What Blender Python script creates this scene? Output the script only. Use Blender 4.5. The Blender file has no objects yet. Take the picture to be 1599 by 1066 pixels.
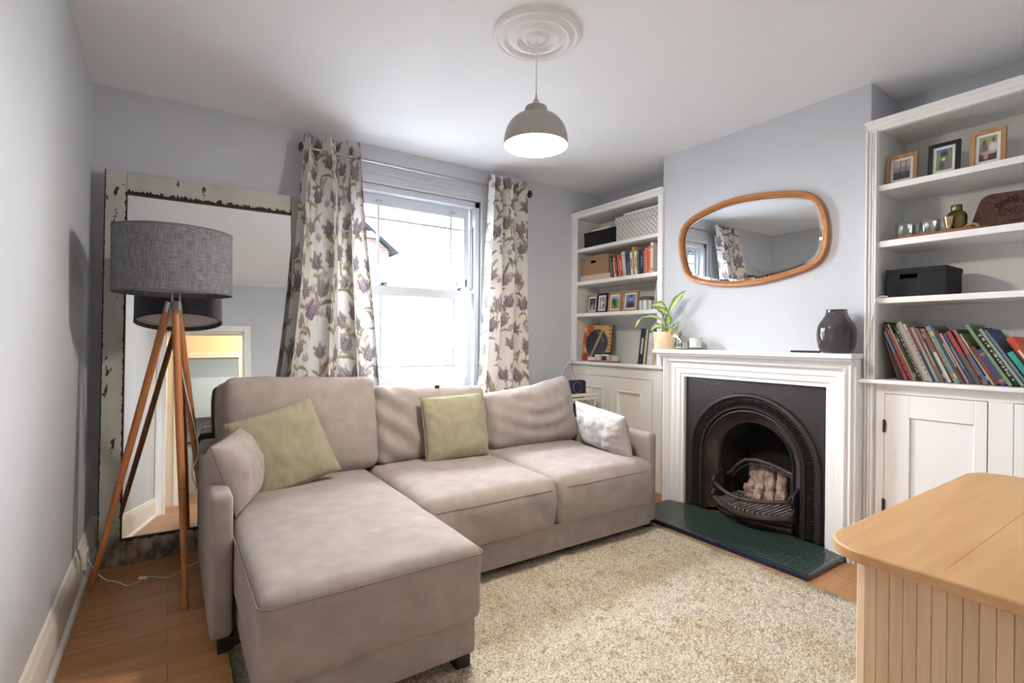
import bpy, bmesh, math, random
import numpy as np
from mathutils import Vector, Matrix, noise, Euler
random.seed(7); rng = np.random.default_rng(11)
PI = math.pi
SC = bpy.context.scene
COL = SC.collection

# ------------------------------------------------------------------ helpers
def S(r, g, b):
    f = lambda c: (c/255/12.92) if c/255 <= .04045 else ((c/255+.055)/1.055)**2.4
    return (f(r), f(g), f(b), 1)

class MB:
    """collects shapes (world or local coordinates) for ONE mesh object"""
    def __init__(s): s.v = []; s.f = []; s.m = []; s.c = []; s.cur = 0; s.col = None
    def add(s, vs, fs):
        o = len(s.v); s.v += [tuple(map(float, p)) for p in vs]
        s.f += [tuple(i+o for i in q) for q in fs]; s.m += [s.cur]*len(fs)
        if s.col is not None: s.c += [s.col]*len(vs)
        return s
    def box(s, x0, x1, y0, y1, z0, z1):
        x0, x1 = min(x0, x1), max(x0, x1); y0, y1 = min(y0, y1), max(y0, y1); z0, z1 = min(z0, z1), max(z0, z1)
        return s.add([(x0,y0,z0),(x1,y0,z0),(x1,y1,z0),(x0,y1,z0),(x0,y0,z1),(x1,y0,z1),(x1,y1,z1),(x0,y1,z1)],
                     [(0,3,2,1),(4,5,6,7),(0,1,5,4),(1,2,6,5),(2,3,7,6),(3,0,4,7)])
    def cyl(s, p0, p1, r0, r1=None, n=20, caps=True):
        r1 = r0 if r1 is None else r1
        p0, p1 = Vector(p0), Vector(p1); d = (p1-p0).normalized()
        a = d.orthogonal().normalized(); b = d.cross(a)
        vs = []
        for p, r in ((p0, r0), (p1, r1)):
            vs += [p+(a*math.cos(2*PI*i/n)+b*math.sin(2*PI*i/n))*r for i in range(n)]
        fs = [(i, (i+1) % n, n+(i+1) % n, n+i) for i in range(n)]
        if caps: fs += [tuple(range(n-1, -1, -1)), tuple(range(n, 2*n))]
        return s.add(vs, fs)
    def lathe(s, prof, c=(0,0,0), n=40, sx=1, sy=1):
        vs = []; fs = []; k = len(prof)
        for i in range(n):
            a = 2*PI*i/n
            vs += [(c[0]+r*sx*math.cos(a), c[1]+r*sy*math.sin(a), c[2]+z) for r, z in prof]
        for i in range(n):
            j = (i+1) % n
            fs += [(i*k+t, j*k+t, j*k+t+1, i*k+t+1) for t in range(k-1)]
        return s.add(vs, fs)
    def tube(s, pts, r, n=8, closed=False, caps=True):
        pts = [Vector(p) for p in pts]; N = len(pts); vs = []; fs = []; up = None
        rr = r if hasattr(r, '__len__') else [r]*N
        for i, p in enumerate(pts):
            if closed: d = pts[(i+1) % N]-pts[i-1]
            else: d = pts[min(i+1, N-1)]-pts[max(i-1, 0)]
            d.normalize()
            if up is None: up = d.orthogonal().normalized()
            else:
                up = up-d*up.dot(d)
                up = up.normalized() if up.length > 1e-6 else d.orthogonal().normalized()
            b = d.cross(up)
            vs += [p+(up*math.cos(2*PI*k/n)+b*math.sin(2*PI*k/n))*rr[i] for k in range(n)]
        for i in range(N if closed else N-1):
            j = (i+1) % N
            fs += [(i*n+k, i*n+(k+1) % n, j*n+(k+1) % n, j*n+k) for k in range(n)]
        if caps and not closed: fs += [tuple(range(n-1, -1, -1)), tuple(range((N-1)*n, N*n))]
        return s.add(vs, fs)
    def prism(s, poly, axis, a0, a1):
        """extrude a 2D polygon along axis 'x','y' or 'z'; poly gives the other two coordinates in order"""
        mk = {'x': lambda p, a: (a, p[0], p[1]), 'y': lambda p, a: (p[0], a, p[1]), 'z': lambda p, a: (p[0], p[1], a)}[axis]
        n = len(poly)
        return s.add([mk(p, a0) for p in poly]+[mk(p, a1) for p in poly],
                     [tuple(range(n-1, -1, -1)), tuple(range(n, 2*n))]+[(i, (i+1) % n, n+(i+1) % n, n+i) for i in range(n)])
    def grid(s, P, closed_u=False):
        """P: array (nu, nv, 3)"""
        nu, nv = P.shape[:2]
        fs = []
        for i in range(nu if closed_u else nu-1):
            j = (i+1) % nu
            fs += [(i*nv+t, j*nv+t, j*nv+t+1, i*nv+t+1) for t in range(nv-1)]
        return s.add(P.reshape(-1, 3).tolist(), fs)
    def xf(s, M):
        s.v = [tuple(M @ Vector(p)) for p in s.v]; return s

def wloc(o):
    v = Vector((0,0,0))
    while o is not None: v += o.location; o = o.parent
    return v

def build(name, mb, mat, parent=None, smooth=None, bevel=0, local=False, loc=None, seg=2, recalc=True, sub=0):
    me = bpy.data.meshes.new(name)
    off = wloc(parent) if (parent is not None and not local) else Vector((0,0,0))
    if parent is None and loc is None and not local:
        a = np.array(mb.v); lo, hi = a.min(0), a.max(0); loc = ((lo[0]+hi[0])/2, (lo[1]+hi[1])/2, lo[2])
    if loc is not None and parent is None and not local: off = Vector(loc)
    V = np.array(mb.v, dtype=float)-np.array(off)
    me.from_pydata(V.tolist(), [], mb.f)
    for m in (mat if isinstance(mat, (list, tuple)) else [mat]): me.materials.append(m)
    if any(mb.m): me.polygons.foreach_set('material_index', mb.m)
    if mb.c:
        ca = me.color_attributes.new('Col', 'FLOAT_COLOR', 'POINT')
        ca.data.foreach_set('color', np.array(mb.c, dtype=np.float32).ravel())
    if recalc:
        bm = bmesh.new(); bm.from_mesh(me); bmesh.ops.recalc_face_normals(bm, faces=bm.faces); bm.to_mesh(me); bm.free()
    if smooth is not None:
        me.shade_smooth(); me.set_sharp_from_angle(angle=math.radians(smooth))
    me.update()
    o = bpy.data.objects.new(name, me); COL.objects.link(o)
    if parent is not None: o.parent = parent
    elif loc is not None: o.location = loc
    if bevel:
        b = o.modifiers.new('edge', 'BEVEL'); b.width = bevel; b.segments = seg; b.limit_method = 'ANGLE'; b.angle_limit = math.radians(40)
        if smooth is None: me.shade_smooth(); me.set_sharp_from_angle(angle=math.radians(35))
    return o

def tag(o, label, cat, group=None, kind=None):
    o['label'] = label; o['category'] = cat
    if group: o['group'] = group
    if kind: o['kind'] = kind
    return o
def empty(name, loc, label, cat, group=None, rot=(0,0,0)):
    o = bpy.data.objects.new(name, None); COL.objects.link(o); o.location = loc; o.rotation_euler = rot
    o.empty_display_size = .1
    return tag(o, label, cat, group)
def struct(name, mb, mat, parent=None, **k):
    o = build(name, mb, mat, parent, **k)
    if parent is None: o['kind'] = 'structure'
    return o
def arr(o, loc, rot=(0,0,0)): o.location = loc; o.rotation_euler = rot; return o

# ------------------------------------------------------------------ materials
def nodes(name):
    m = bpy.data.materials.new(name); m.use_nodes = True
    return m, m.node_tree, m.node_tree.nodes['Principled BSDF']
def mat(name, col, rough=.6, metal=0, var=0, vs=8, bump=0, bs=60, sheen=0, coat=0, stretch=(1,1,1), col2=None, spec=.5, detail=4, coords='Object'):
    m, nt, p = nodes(name); N, L = nt.nodes, nt.links
    p.inputs['Base Color'].default_value = col; p.inputs['Roughness'].default_value = rough
    p.inputs['Metallic'].default_value = metal; p.inputs['Coat Weight'].default_value = coat
    p.inputs['Specular IOR Level'].default_value = spec
    if sheen:
        p.inputs['Sheen Weight'].default_value = sheen; p.inputs['Sheen Roughness'].default_value = .45
    if var or bump:
        tc = N.new('ShaderNodeTexCoord'); mp = N.new('ShaderNodeMapping'); mp.inputs['Scale'].default_value = stretch
        L.new(tc.outputs[coords], mp.inputs['Vector'])
    if var:
        n = N.new('ShaderNodeTexNoise'); n.inputs['Scale'].default_value = vs; n.inputs['Detail'].default_value = detail
        L.new(mp.outputs[0], n.inputs['Vector'])
        r = N.new('ShaderNodeValToRGB'); r.color_ramp.elements[0].position = .32; r.color_ramp.elements[1].position = .68
        c2 = col2 or tuple(c*(1-var) for c in col[:3])+(1,)
        r.color_ramp.elements[0].color = c2; r.color_ramp.elements[1].color = col if col2 else tuple(min(1, c*(1+var*.6)) for c in col[:3])+(1,)
        L.new(n.outputs['Fac'], r.inputs[0]); L.new(r.outputs[0], p.inputs['Base Color'])
    if bump:
        n2 = N.new('ShaderNodeTexNoise'); n2.inputs['Scale'].default_value = bs; n2.inputs['Detail'].default_value = 3
        L.new(mp.outputs[0], n2.inputs['Vector'])
        b = N.new('ShaderNodeBump'); b.inputs['Strength'].default_value = bump; b.inputs['Distance'].default_value = .01
        L.new(n2.outputs['Fac'], b.inputs['Height']); L.new(b.outputs[0], p.inputs['Normal'])
    return m
def painted(name, rough=.7, sheen=0, bump=0, bs=300, translucent=0):
    m, nt, p = nodes(name); N, L = nt.nodes, nt.links
    a = N.new('ShaderNodeAttribute'); a.attribute_name = 'Col'
    L.new(a.outputs['Color'], p.inputs['Base Color']); p.inputs['Roughness'].default_value = rough
    if sheen: p.inputs['Sheen Weight'].default_value = sheen
    if bump:
        tc = N.new('ShaderNodeTexCoord'); n2 = N.new('ShaderNodeTexNoise'); n2.inputs['Scale'].default_value = bs
        L.new(tc.outputs['Object'], n2.inputs['Vector'])
        b = N.new('ShaderNodeBump'); b.inputs['Strength'].default_value = bump; b.inputs['Distance'].default_value = .004
        L.new(n2.outputs['Fac'], b.inputs['Height']); L.new(b.outputs[0], p.inputs['Normal'])
    if translucent:
        t = N.new('ShaderNodeBsdfTranslucent'); mx = N.new('ShaderNodeMixShader'); mx.inputs[0].default_value = translucent
        L.new(a.outputs['Color'], t.inputs['Color'])
        L.new(p.outputs[0], mx.inputs[1]); L.new(t.outputs[0], mx.inputs[2]); L.new(mx.outputs[0], N['Material Output'].inputs['Surface'])
    return m
def wood(name, light, dark, scale=6, axis='x', rough=.45, grain=14, bump=.05):
    m, nt, p = nodes(name); N, L = nt.nodes, nt.links
    tc = N.new('ShaderNodeTexCoord'); mp = N.new('ShaderNodeMapping')
    st = {'x': (1, grain, grain), 'y': (grain, 1, grain), 'z': (grain, grain, 1)}[axis]
    mp.inputs['Scale'].default_value = st; L.new(tc.outputs['Object'], mp.inputs['Vector'])
    n = N.new('ShaderNodeTexNoise'); n.inputs['Scale'].default_value = scale; n.inputs['Detail'].default_value = 6; n.inputs['Distortion'].default_value = .6
    L.new(mp.outputs[0], n.inputs['Vector'])
    r = N.new('ShaderNodeValToRGB'); e = r.color_ramp.elements
    e[0].position = .3; e[0].color = dark; e[1].position = .72; e[1].color = light
    L.new(n.outputs['Fac'], r.inputs[0]); L.new(r.outputs[0], p.inputs['Base Color'])
    b = N.new('ShaderNodeBump'); b.inputs['Strength'].default_value = bump; b.inputs['Distance'].default_value = .01
    L.new(n.outputs['Fac'], b.inputs['Height']); L.new(b.outputs[0], p.inputs['Normal'])
    p.inputs['Roughness'].default_value = rough
    return m

M = {}
M['wall'] = mat('pale_blue_grey_emulsion', S(197,201,208), .85, var=.035, vs=1.6, bump=.05, bs=90)
M['left_wall'] = M['wall']
M['ceil'] = mat('white_ceiling_emulsion', S(238,238,240), .9, var=.02, vs=1.5, bump=.05, bs=40)
M['gloss'] = mat('white_gloss_paint', S(238,238,238), .4, var=.012, vs=3)
M['cream'] = mat('off_white_eggshell_paint', S(230,227,219), .5, var=.015, vs=4)
M['shelfin'] = mat('pale_grey_shelf_paint', S(222,223,220), .6, var=.03, vs=4)
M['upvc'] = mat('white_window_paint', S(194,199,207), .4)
M['plaster'] = mat('white_plaster', S(238,236,236), .8, bump=.03, bs=60)
M['sofa'] = mat('mauve_grey_velour', S(154,146,142), .95, var=.12, vs=14, bump=.22, bs=420, sheen=.2, spec=.1, detail=8)
M['sofa_seam'] = mat('velour_seam', S(126,115,109), .95, spec=.1)
M['sofa_dark'] = mat('sofa_underside', S(110,98,92), .95, spec=.1)
M['green'] = mat('sage_green_linen', S(151,148,126), .95, var=.06, vs=25, bump=.3, bs=500, sheen=.1, spec=.1)
M['black'] = mat('black_plastic', S(18,18,20), .5)
M['black_matt'] = mat('black_card', S(17,18,23), .85, var=.06, vs=30)
M['steel'] = mat('brushed_steel', S(170,168,166), .3, 1, bump=.05, bs=300)
M['brass'] = mat('aged_brass', S(122,110,74), .28, 1)
M['iron'] = mat('blackened_cast_iron', S(46,46,49), .45, .3, var=.4, vs=5, bump=.25, bs=45, col2=S(52,42,40))
M['iron_rust'] = mat('rusty_cast_iron', S(88,72,68), .55, .25, var=.4, vs=9, bump=.3, bs=60, col2=S(52,42,40))
M['soot'] = mat('sooty_firebox', S(20,18,18), .9, var=.4, vs=6)
M['firebrick'] = mat('pinkish_fire_clay', S(196,172,160), .95, var=.35, vs=22, bump=.9, bs=26, col2=S(112,88,78))
M['oak_leg'] = wood('honey_beech_legs', S(186,124,76), S(160,98,54), 5, 'z', .4)
M['oak_mirror'] = wood('oiled_oak_mirror_frame', S(182,124,70), S(152,94,48), 5, 'y', .4)
M['oak_top'] = wood('pale_oak_veneer', S(207,169,122), S(195,153,106), 3, 'x', .5, 10, .02)
M['walnut'] = wood('dark_walnut', S(92,56,40), S(58,33,24), 7, 'y', .45, 9)
M['copper'] = mat('copper_tray', S(186,122,98), .35, .5)
M['cord'] = mat('white_cord', S(232,230,226), .5)
M['white_card'] = mat('white_card', S(226,226,226), .7)
M['kraft'] = mat('brown_kraft_board', S(150,118,88), .85, var=.06, vs=30)
M['navy'] = mat('navy_plastic', S(26,32,56), .4)
M['pages'] = mat('paper_pages', S(220,212,196), .9, var=.12, vs=120, stretch=(1,30,1))
M['paint'] = painted('printed_paper', .55)
M['cloth'] = painted('printed_linen', .9, sheen=.1, bump=.25, bs=420, translucent=.18)
M['leaf'] = painted('variegated_leaf', .4)
M['photo_oak'] = wood('oak_photo_frame', S(184,144,100), S(160,120,80), 8, 'z', .5)
def glass_thin(name, tint=(1,1,1,1), gloss=.08, rough=0.0):
    m, nt, p = nodes(name); N, L = nt.nodes, nt.links; N.remove(p)
    t = N.new('ShaderNodeBsdfTransparent'); t.inputs[0].default_value = tint
    g = N.new('ShaderNodeBsdfGlossy'); g.inputs['Roughness'].default_value = rough
    lw = N.new('ShaderNodeLayerWeight'); lw.inputs[0].default_value = .5
    pw = N.new('ShaderNodeMath'); pw.operation = 'POWER'; pw.inputs[1].default_value = 4; L.new(lw.outputs['Facing'], pw.inputs[0])
    f = N.new('ShaderNodeMath'); f.operation = 'MULTIPLY_ADD'; f.inputs[1].default_value = .7; f.inputs[2].default_value = .045; L.new(pw.outputs[0], f.inputs[0])
    mx = N.new('ShaderNodeMixShader'); L.new(f.outputs[0], mx.inputs[0]); L.new(t.outputs[0], mx.inputs[1]); L.new(g.outputs[0], mx.inputs[2])
    L.new(mx.outputs[0], N['Material Output'].inputs['Surface']); return m
M['pane'] = glass_thin('window_glass')
M['glass'] = glass_thin('clear_glass', (.93,.95,.95,1), rough=.03)
M['smoke'] = glass_thin('smoked_grey_glass', (.60,.565,.57,1), rough=.03)
def frosted():
    m, nt, p = nodes('frosted_glass'); N, L = nt.nodes, nt.links; N.remove(p)
    t = N.new('ShaderNodeBsdfTransparent'); d = N.new('ShaderNodeBsdfTranslucent'); d.inputs[0].default_value = (.97,.98,1,1)
    mx = N.new('ShaderNodeMixShader'); mx.inputs[0].default_value = .6
    L.new(t.outputs[0], mx.inputs[1]); L.new(d.outputs[0], mx.inputs[2])
    g = N.new('ShaderNodeBsdfGlossy'); g.inputs['Roughness'].default_value = .3; m2 = N.new('ShaderNodeMixShader'); m2.inputs[0].default_value = .03
    L.new(mx.outputs[0], m2.inputs[1]); L.new(g.outputs[0], m2.inputs[2])
    L.new(m2.outputs[0], N['Material Output'].inputs['Surface']); return m
M['frost'] = frosted()
M['mirror'] = mat('mirror_silver', (.86,.89,.88,1), .0, 1)
M['old_mirror'] = mat('old_mirror_silver', (.84,.86,.84,1), .015, 1)
def emit(name, col, s):
    m, nt, p = nodes(name); p.inputs['Emission Color'].default_value = col; p.inputs['Emission Strength'].default_value = s
    p.inputs['Base Color'].default_value = (1,1,1,1); return m
M['bulb'] = emit('lit_bulb', S(255,236,208), 30)

def floor_mat():
    m, nt, p = nodes('oak_plank_floor'); N, L = nt.nodes, nt.links
    tc = N.new('ShaderNodeTexCoord'); mp = N.new('ShaderNodeMapping'); L.new(tc.outputs['Object'], mp.inputs['Vector'])
    br = N.new('ShaderNodeTexBrick'); br.offset = .37; br.inputs['Scale'].default_value = 1
    br.inputs['Brick Width'].default_value = .95; br.inputs['Row Height'].default_value = .125
    br.inputs['Mortar Size'].default_value = .0012; br.inputs['Mortar Smooth'].default_value = .2
    br.inputs['Color1'].default_value = S(186,138,94); br.inputs['Color2'].default_value = S(164,116,74); br.inputs['Mortar'].default_value = S(112,76,46)
    L.new(mp.outputs[0], br.inputs['Vector'])
    mp2 = N.new('ShaderNodeMapping'); mp2.inputs['Scale'].default_value = (1.2, 18, 1); L.new(tc.outputs['Object'], mp2.inputs['Vector'])
    n = N.new('ShaderNodeTexNoise'); n.inputs['Scale'].default_value = 3; n.inputs['Detail'].default_value = 7; n.inputs['Distortion'].default_value = .4
    L.new(mp2.outputs[0], n.inputs['Vector'])
    r = N.new('ShaderNodeValToRGB'); r.color_ramp.elements[0].position = .3; r.color_ramp.elements[0].color = (.62,.58,.54,1)
    r.color_ramp.elements[1].position = .65; r.color_ramp.elements[1].color = (1,1,1,1); L.new(n.outputs['Fac'], r.inputs[0])
    mx = N.new('ShaderNodeMixRGB'); mx.blend_type = 'MULTIPLY'; mx.inputs[0].default_value = .7
    L.new(br.outputs['Color'], mx.inputs[1]); L.new(r.outputs[0], mx.inputs[2]); L.new(mx.outputs[0], p.inputs['Base Color'])
    p.inputs['Roughness'].default_value = .42
    b = N.new('ShaderNodeBump'); b.inputs['Strength'].default_value = .08; b.inputs['Distance'].default_value = .004
    L.new(n.outputs['Fac'], b.inputs['Height']); L.new(b.outputs[0], p.inputs['Normal'])
    return m
M['floor'] = floor_mat()
def brick_mat(name, c1, c2, mortar, w, h, ms, rough=.5, rot=(0,0,0), bump=.3, coords='Object'):
    m, nt, p = nodes(name); N, L = nt.nodes, nt.links
    tc = N.new('ShaderNodeTexCoord'); mp = N.new('ShaderNodeMapping'); mp.inputs['Rotation'].default_value = rot
    L.new(tc.outputs[coords], mp.inputs['Vector'])
    br = N.new('ShaderNodeTexBrick'); br.inputs['Scale'].default_value = 1; br.inputs['Brick Width'].default_value = w; br.inputs['Row Height'].default_value = h
    br.inputs['Mortar Size'].default_value = ms; br.inputs['Color1'].default_value = c1; br.inputs['Color2'].default_value = c2; br.inputs['Mortar'].default_value = mortar
    L.new(mp.outputs[0], br.inputs['Vector']); L.new(br.outputs['Color'], p.inputs['Base Color']); p.inputs['Roughness'].default_value = rough
    b = N.new('ShaderNodeBump'); b.invert = True; b.inputs['Strength'].default_value = bump; b.inputs['Distance'].default_value = .003
    L.new(br.outputs['Fac'], b.inputs['Height']); L.new(b.outputs[0], p.inputs['Normal'])
    return m
M['hearth'] = brick_mat('dark_green_hearth_tile', S(33,56,51), S(28,48,45), S(112,120,114), .076, .038, .0016, .28, (0,0,PI/2))
M['hearth_edge'] = mat('navy_glazed_tile', S(26,36,58), .2, coat=.5)
M['ext_brick'] = brick_mat('red_brick', S(58,27,24), S(38,29,30), S(62,57,57), .26, .075, .012, .9, (PI/2,0,0))
M['ext_tile'] = brick_mat('grey_roof_tile', S(58,56,56), S(52,51,51), S(40,40,40), .3, .2, .01, .9)
M['ext_dark'] = mat('blue_grey_bargeboard', S(28,34,44), .8)
M['ext_white'] = mat('white_render', S(66,69,74), .9)
M['ext_win'] = mat('dark_window', S(20,26,44), .3)
def chipped():
    m, nt, p = nodes('chipped_cream_paint'); N, L = nt.nodes, nt.links
    tc = N.new('ShaderNodeTexCoord')
    n = N.new('ShaderNodeTexNoise'); n.inputs['Scale'].default_value = 9; n.inputs['Detail'].default_value = 6; n.inputs['Roughness'].default_value = .62
    mp = N.new('ShaderNodeMapping'); mp.inputs['Scale'].default_value = (1.6,1,.8); L.new(tc.outputs['Object'], mp.inputs['Vector']); L.new(mp.outputs[0], n.inputs['Vector'])
    r = N.new('ShaderNodeValToRGB'); r.color_ramp.interpolation = 'EASE'
    r.color_ramp.elements[0].position = .372; r.color_ramp.elements[0].color = (0,0,0,1); r.color_ramp.elements[1].position = .38; r.color_ramp.elements[1].color = (1,1,1,1)
    L.new(n.outputs['Fac'], r.inputs[0])
    # worn bare wood towards the foot of the frame
    sx = N.new('ShaderNodeSeparateXYZ'); L.new(tc.outputs['Object'], sx.inputs[0])
    n2 = N.new('ShaderNodeTexNoise'); n2.inputs['Scale'].default_value = 5; n2.inputs['Detail'].default_value = 6; L.new(mp.outputs[0], n2.inputs['Vector'])
    ad = N.new('ShaderNodeMath'); ad.operation = 'MULTIPLY_ADD'; ad.inputs[1].default_value = .42; L.new(n2.outputs['Fac'], ad.inputs[0]); L.new(sx.outputs['Z'], ad.inputs[2])
    r2 = N.new('ShaderNodeValToRGB'); r2.color_ramp.elements[0].position = .31; r2.color_ramp.elements[0].color = (1,1,1,1); r2.color_ramp.elements[1].position = .46; r2.color_ramp.elements[1].color = (0,0,0,1)
    L.new(ad.outputs[0], r2.inputs[0])
    nc = N.new('ShaderNodeTexNoise'); nc.inputs['Scale'].default_value = 14; nc.inputs['Detail'].default_value = 5; L.new(mp.outputs[0], nc.inputs['Vector'])
    wc = N.new('ShaderNodeValToRGB'); wc.color_ramp.elements[0].position = .372; wc.color_ramp.elements[0].color = S(66,52,44); wc.color_ramp.elements[1].position = .65; wc.color_ramp.elements[1].color = S(150,138,120)
    L.new(nc.outputs['Fac'], wc.inputs[0])
    pc = N.new('ShaderNodeValToRGB'); pc.color_ramp.elements[0].position = .3; pc.color_ramp.elements[0].color = S(168,168,160); pc.color_ramp.elements[1].position = .7; pc.color_ramp.elements[1].color = S(186,186,178)
    L.new(n2.outputs['Fac'], pc.inputs[0])
    m1 = N.new('ShaderNodeMixRGB'); L.new(r2.outputs[0], m1.inputs[0]); L.new(pc.outputs[0], m1.inputs[1]); L.new(wc.outputs[0], m1.inputs[2])
    m2 = N.new('ShaderNodeMixRGB'); L.new(r.outputs[0], m2.inputs[0]); m2.inputs[1].default_value = S(34,24,22); L.new(m1.outputs[0], m2.inputs[2])
    L.new(m2.outputs[0], p.inputs['Base Color']); p.inputs['Roughness'].default_value = .6
    b = N.new('ShaderNodeBump'); b.inputs['Strength'].default_value = .3; b.inputs['Distance'].default_value = .004; L.new(r.outputs[0], b.inputs['Height']); L.new(b.outputs[0], p.inputs['Normal'])
    return m
M['chipped'] = chipped()
M['bare'] = mat('bare_dark_wood', S(38,26,24), .7, var=.3, vs=30)
def shade_mat():
    m, nt, p = nodes('grey_woven_shade'); N, L = nt.nodes, nt.links
    tc = N.new('ShaderNodeTexCoord')
    out = []
    for st in ((420,420,20), (30,30,560)):
        mp = N.new('ShaderNodeMapping'); mp.inputs['Scale'].default_value = st; L.new(tc.outputs['Object'], mp.inputs['Vector'])
        n = N.new('ShaderNodeTexNoise'); n.inputs['Scale'].default_value = 1; n.inputs['Detail'].default_value = 3; L.new(mp.outputs[0], n.inputs['Vector']); out.append(n)
    a = N.new('ShaderNodeMath'); a.operation = 'ADD'; L.new(out[0].outputs['Fac'], a.inputs[0]); L.new(out[1].outputs['Fac'], a.inputs[1])
    r = N.new('ShaderNodeValToRGB'); r.color_ramp.elements[0].position = .78; r.color_ramp.elements[0].color = S(88,88,95); r.color_ramp.elements[1].position = 1.0
    r.color_ramp.elements[1].position = .999; r.color_ramp.elements[1].color = S(128,128,136)
    h = N.new('ShaderNodeMath'); h.operation = 'MULTIPLY'; h.inputs[1].default_value = .88; L.new(a.outputs[0], h.inputs[0])
    L.new(h.outputs[0], r.inputs[0]); L.new(r.outputs[0], p.inputs['Base Color']); p.inputs['Roughness'].default_value = .9
    return m
M['shade'] = shade_mat()
def rug_mat():
    m, nt, p = nodes('shaggy_rug'); N, L = nt.nodes, nt.links
    a = N.new('ShaderNodeAttribute'); a.attribute_name = 'Col'
    tc = N.new('ShaderNodeTexCoord'); n = N.new('ShaderNodeTexNoise'); n.inputs['Scale'].default_value = 130; n.inputs['Detail'].default_value = 3
    L.new(tc.outputs['Object'], n.inputs['Vector'])
    r = N.new('ShaderNodeValToRGB'); r.color_ramp.elements[0].position = .36; r.color_ramp.elements[0].color = (.35,.34,.30,1); r.color_ramp.elements[1].position = .58; r.color_ramp.elements[1].color = (1,1,1,1)
    L.new(n.outputs['Fac'], r.inputs[0])
    mx = N.new('ShaderNodeMixRGB'); mx.blend_type = 'MULTIPLY'; mx.inputs[0].default_value = .8; L.new(a.outputs['Color'], mx.inputs[1]); L.new(r.outputs[0], mx.inputs[2])
    L.new(mx.outputs[0], p.inputs['Base Color']); p.inputs['Roughness'].default_value = 1; p.inputs['Specular IOR Level'].default_value = .05
    b = N.new('ShaderNodeBump'); b.inputs['Strength'].default_value = .7; b.inputs['Distance'].default_value = .008; L.new(n.outputs['Fac'], b.inputs['Height']); L.new(b.outputs[0], p.inputs['Normal'])
    return m
M['rug'] = rug_mat()
def cubelet():
    m, nt, p = nodes('woven_cube_print'); N, L = nt.nodes, nt.links
    tc = N.new('ShaderNodeTexCoord')
    def chk(scale, rot, c1, c2):
        mp = N.new('ShaderNodeMapping'); mp.inputs['Rotation'].default_value = rot; L.new(tc.outputs['Object'], mp.inputs['Vector'])
        c = N.new('ShaderNodeTexChecker'); c.inputs['Scale'].default_value = scale; c.inputs['Color1'].default_value = c1; c.inputs['Color2'].default_value = c2
        L.new(mp.outputs[0], c.inputs['Vector']); return c
    a = chk(46, (.02,.02,.02), S(226,224,220), S(184,182,178)); b = chk(92, (PI/4,.02,.02), (1,1,1,1), (.66,.66,.64,1))
    mx = N.new('ShaderNodeMixRGB'); mx.blend_type = 'MULTIPLY'; mx.inputs[0].default_value = .8; L.new(a.outputs[0], mx.inputs[1]); L.new(b.outputs[0], mx.inputs[2])
    L.new(mx.outputs[0], p.inputs['Base Color']); p.inputs['Roughness'].default_value = .7; return m
M['cubes'] = cubelet()
COLM = {}
def plain(rgb, rough=.55):
    k = (tuple(rgb), rough)
    if k not in COLM: COLM[k] = mat('cover_%02x%02x%02x' % tuple(rgb), S(*rgb), rough)
    return COLM[k]

# ------------------------------------------------------------------ soft shapes
def rounded(sx, sy, sz, r, res=.02, puff=(0,0,0), deform=None, noise_amp=0, noise_scale=6, seed=0):
    """soft upholstered block, local coordinates centred in x,y with its foot at z=0"""
    n = [max(6, int(round(s/res))) for s in (sx, sy, sz)]
    h = (sx/2, sy/2, sz/2); idx = {}; mb = MB(); P = []
    def ax(i, k):
        t = i/n[k]; L = 2*h[k]
        # denser at the edges
        e = min(.3, r/L)
        return (t-.5)*2
    def vid(i, j, k):
        key = (i, j, k)
        if key not in idx: idx[key] = len(P); P.append(key)
        return idx[key]
    fs = []
    for a in range(3):
        b, c = [q for q in range(3) if q != a]
        for side in (0, n[a]):
            for i in range(n[b]):
                for j in range(n[c]):
                    def mk(u, v):
                        t = [0,0,0]; t[a] = side; t[b] = u; t[c] = v; return vid(*t)
                    fs.append((mk(i,j), mk(i+1,j), mk(i+1,j+1), mk(i,j+1)))
    K = np.array(P, float); U = np.stack([K[:,k]/n[k]*2-1 for k in range(3)], 1)
    H = np.array(h); Q = U*H
    inner = np.clip(Q, -(H-r), H-r); d = Q-inner; ln = np.linalg.norm(d, axis=1, keepdims=True); ln[ln == 0] = 1
    # map the square border to a round one
    mx = np.abs(d).max(1, keepdims=True)
    Q = inner+d/ln*mx
    W = Q/H
    for k in range(3):
        b, c = [q for q in range(3) if q != k]
        Q[:,k] += puff[k]*np.sign(U[:,k])*(np.abs(W[:,k])**2)*(1-np.clip(np.abs(W[:,b]),0,1)**2.4)*(1-np.clip(np.abs(W[:,c]),0,1)**2.4)
    Q[:,2] += sz/2
    if deform is not None: Q = deform(Q, W)
    if noise_amp:
        C0 = Q.mean(0)
        for i in range(len(Q)):
            v = Vector(Q[i]); d = (v-Vector(C0)); d = d.normalized()
            Q[i] += np.array(d)*noise_amp*noise.fractal(v*noise_scale+Vector((seed*7.1, seed*3.3, 0)), 1, 2, 3)
    return mb.add(Q.tolist(), fs)
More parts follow.
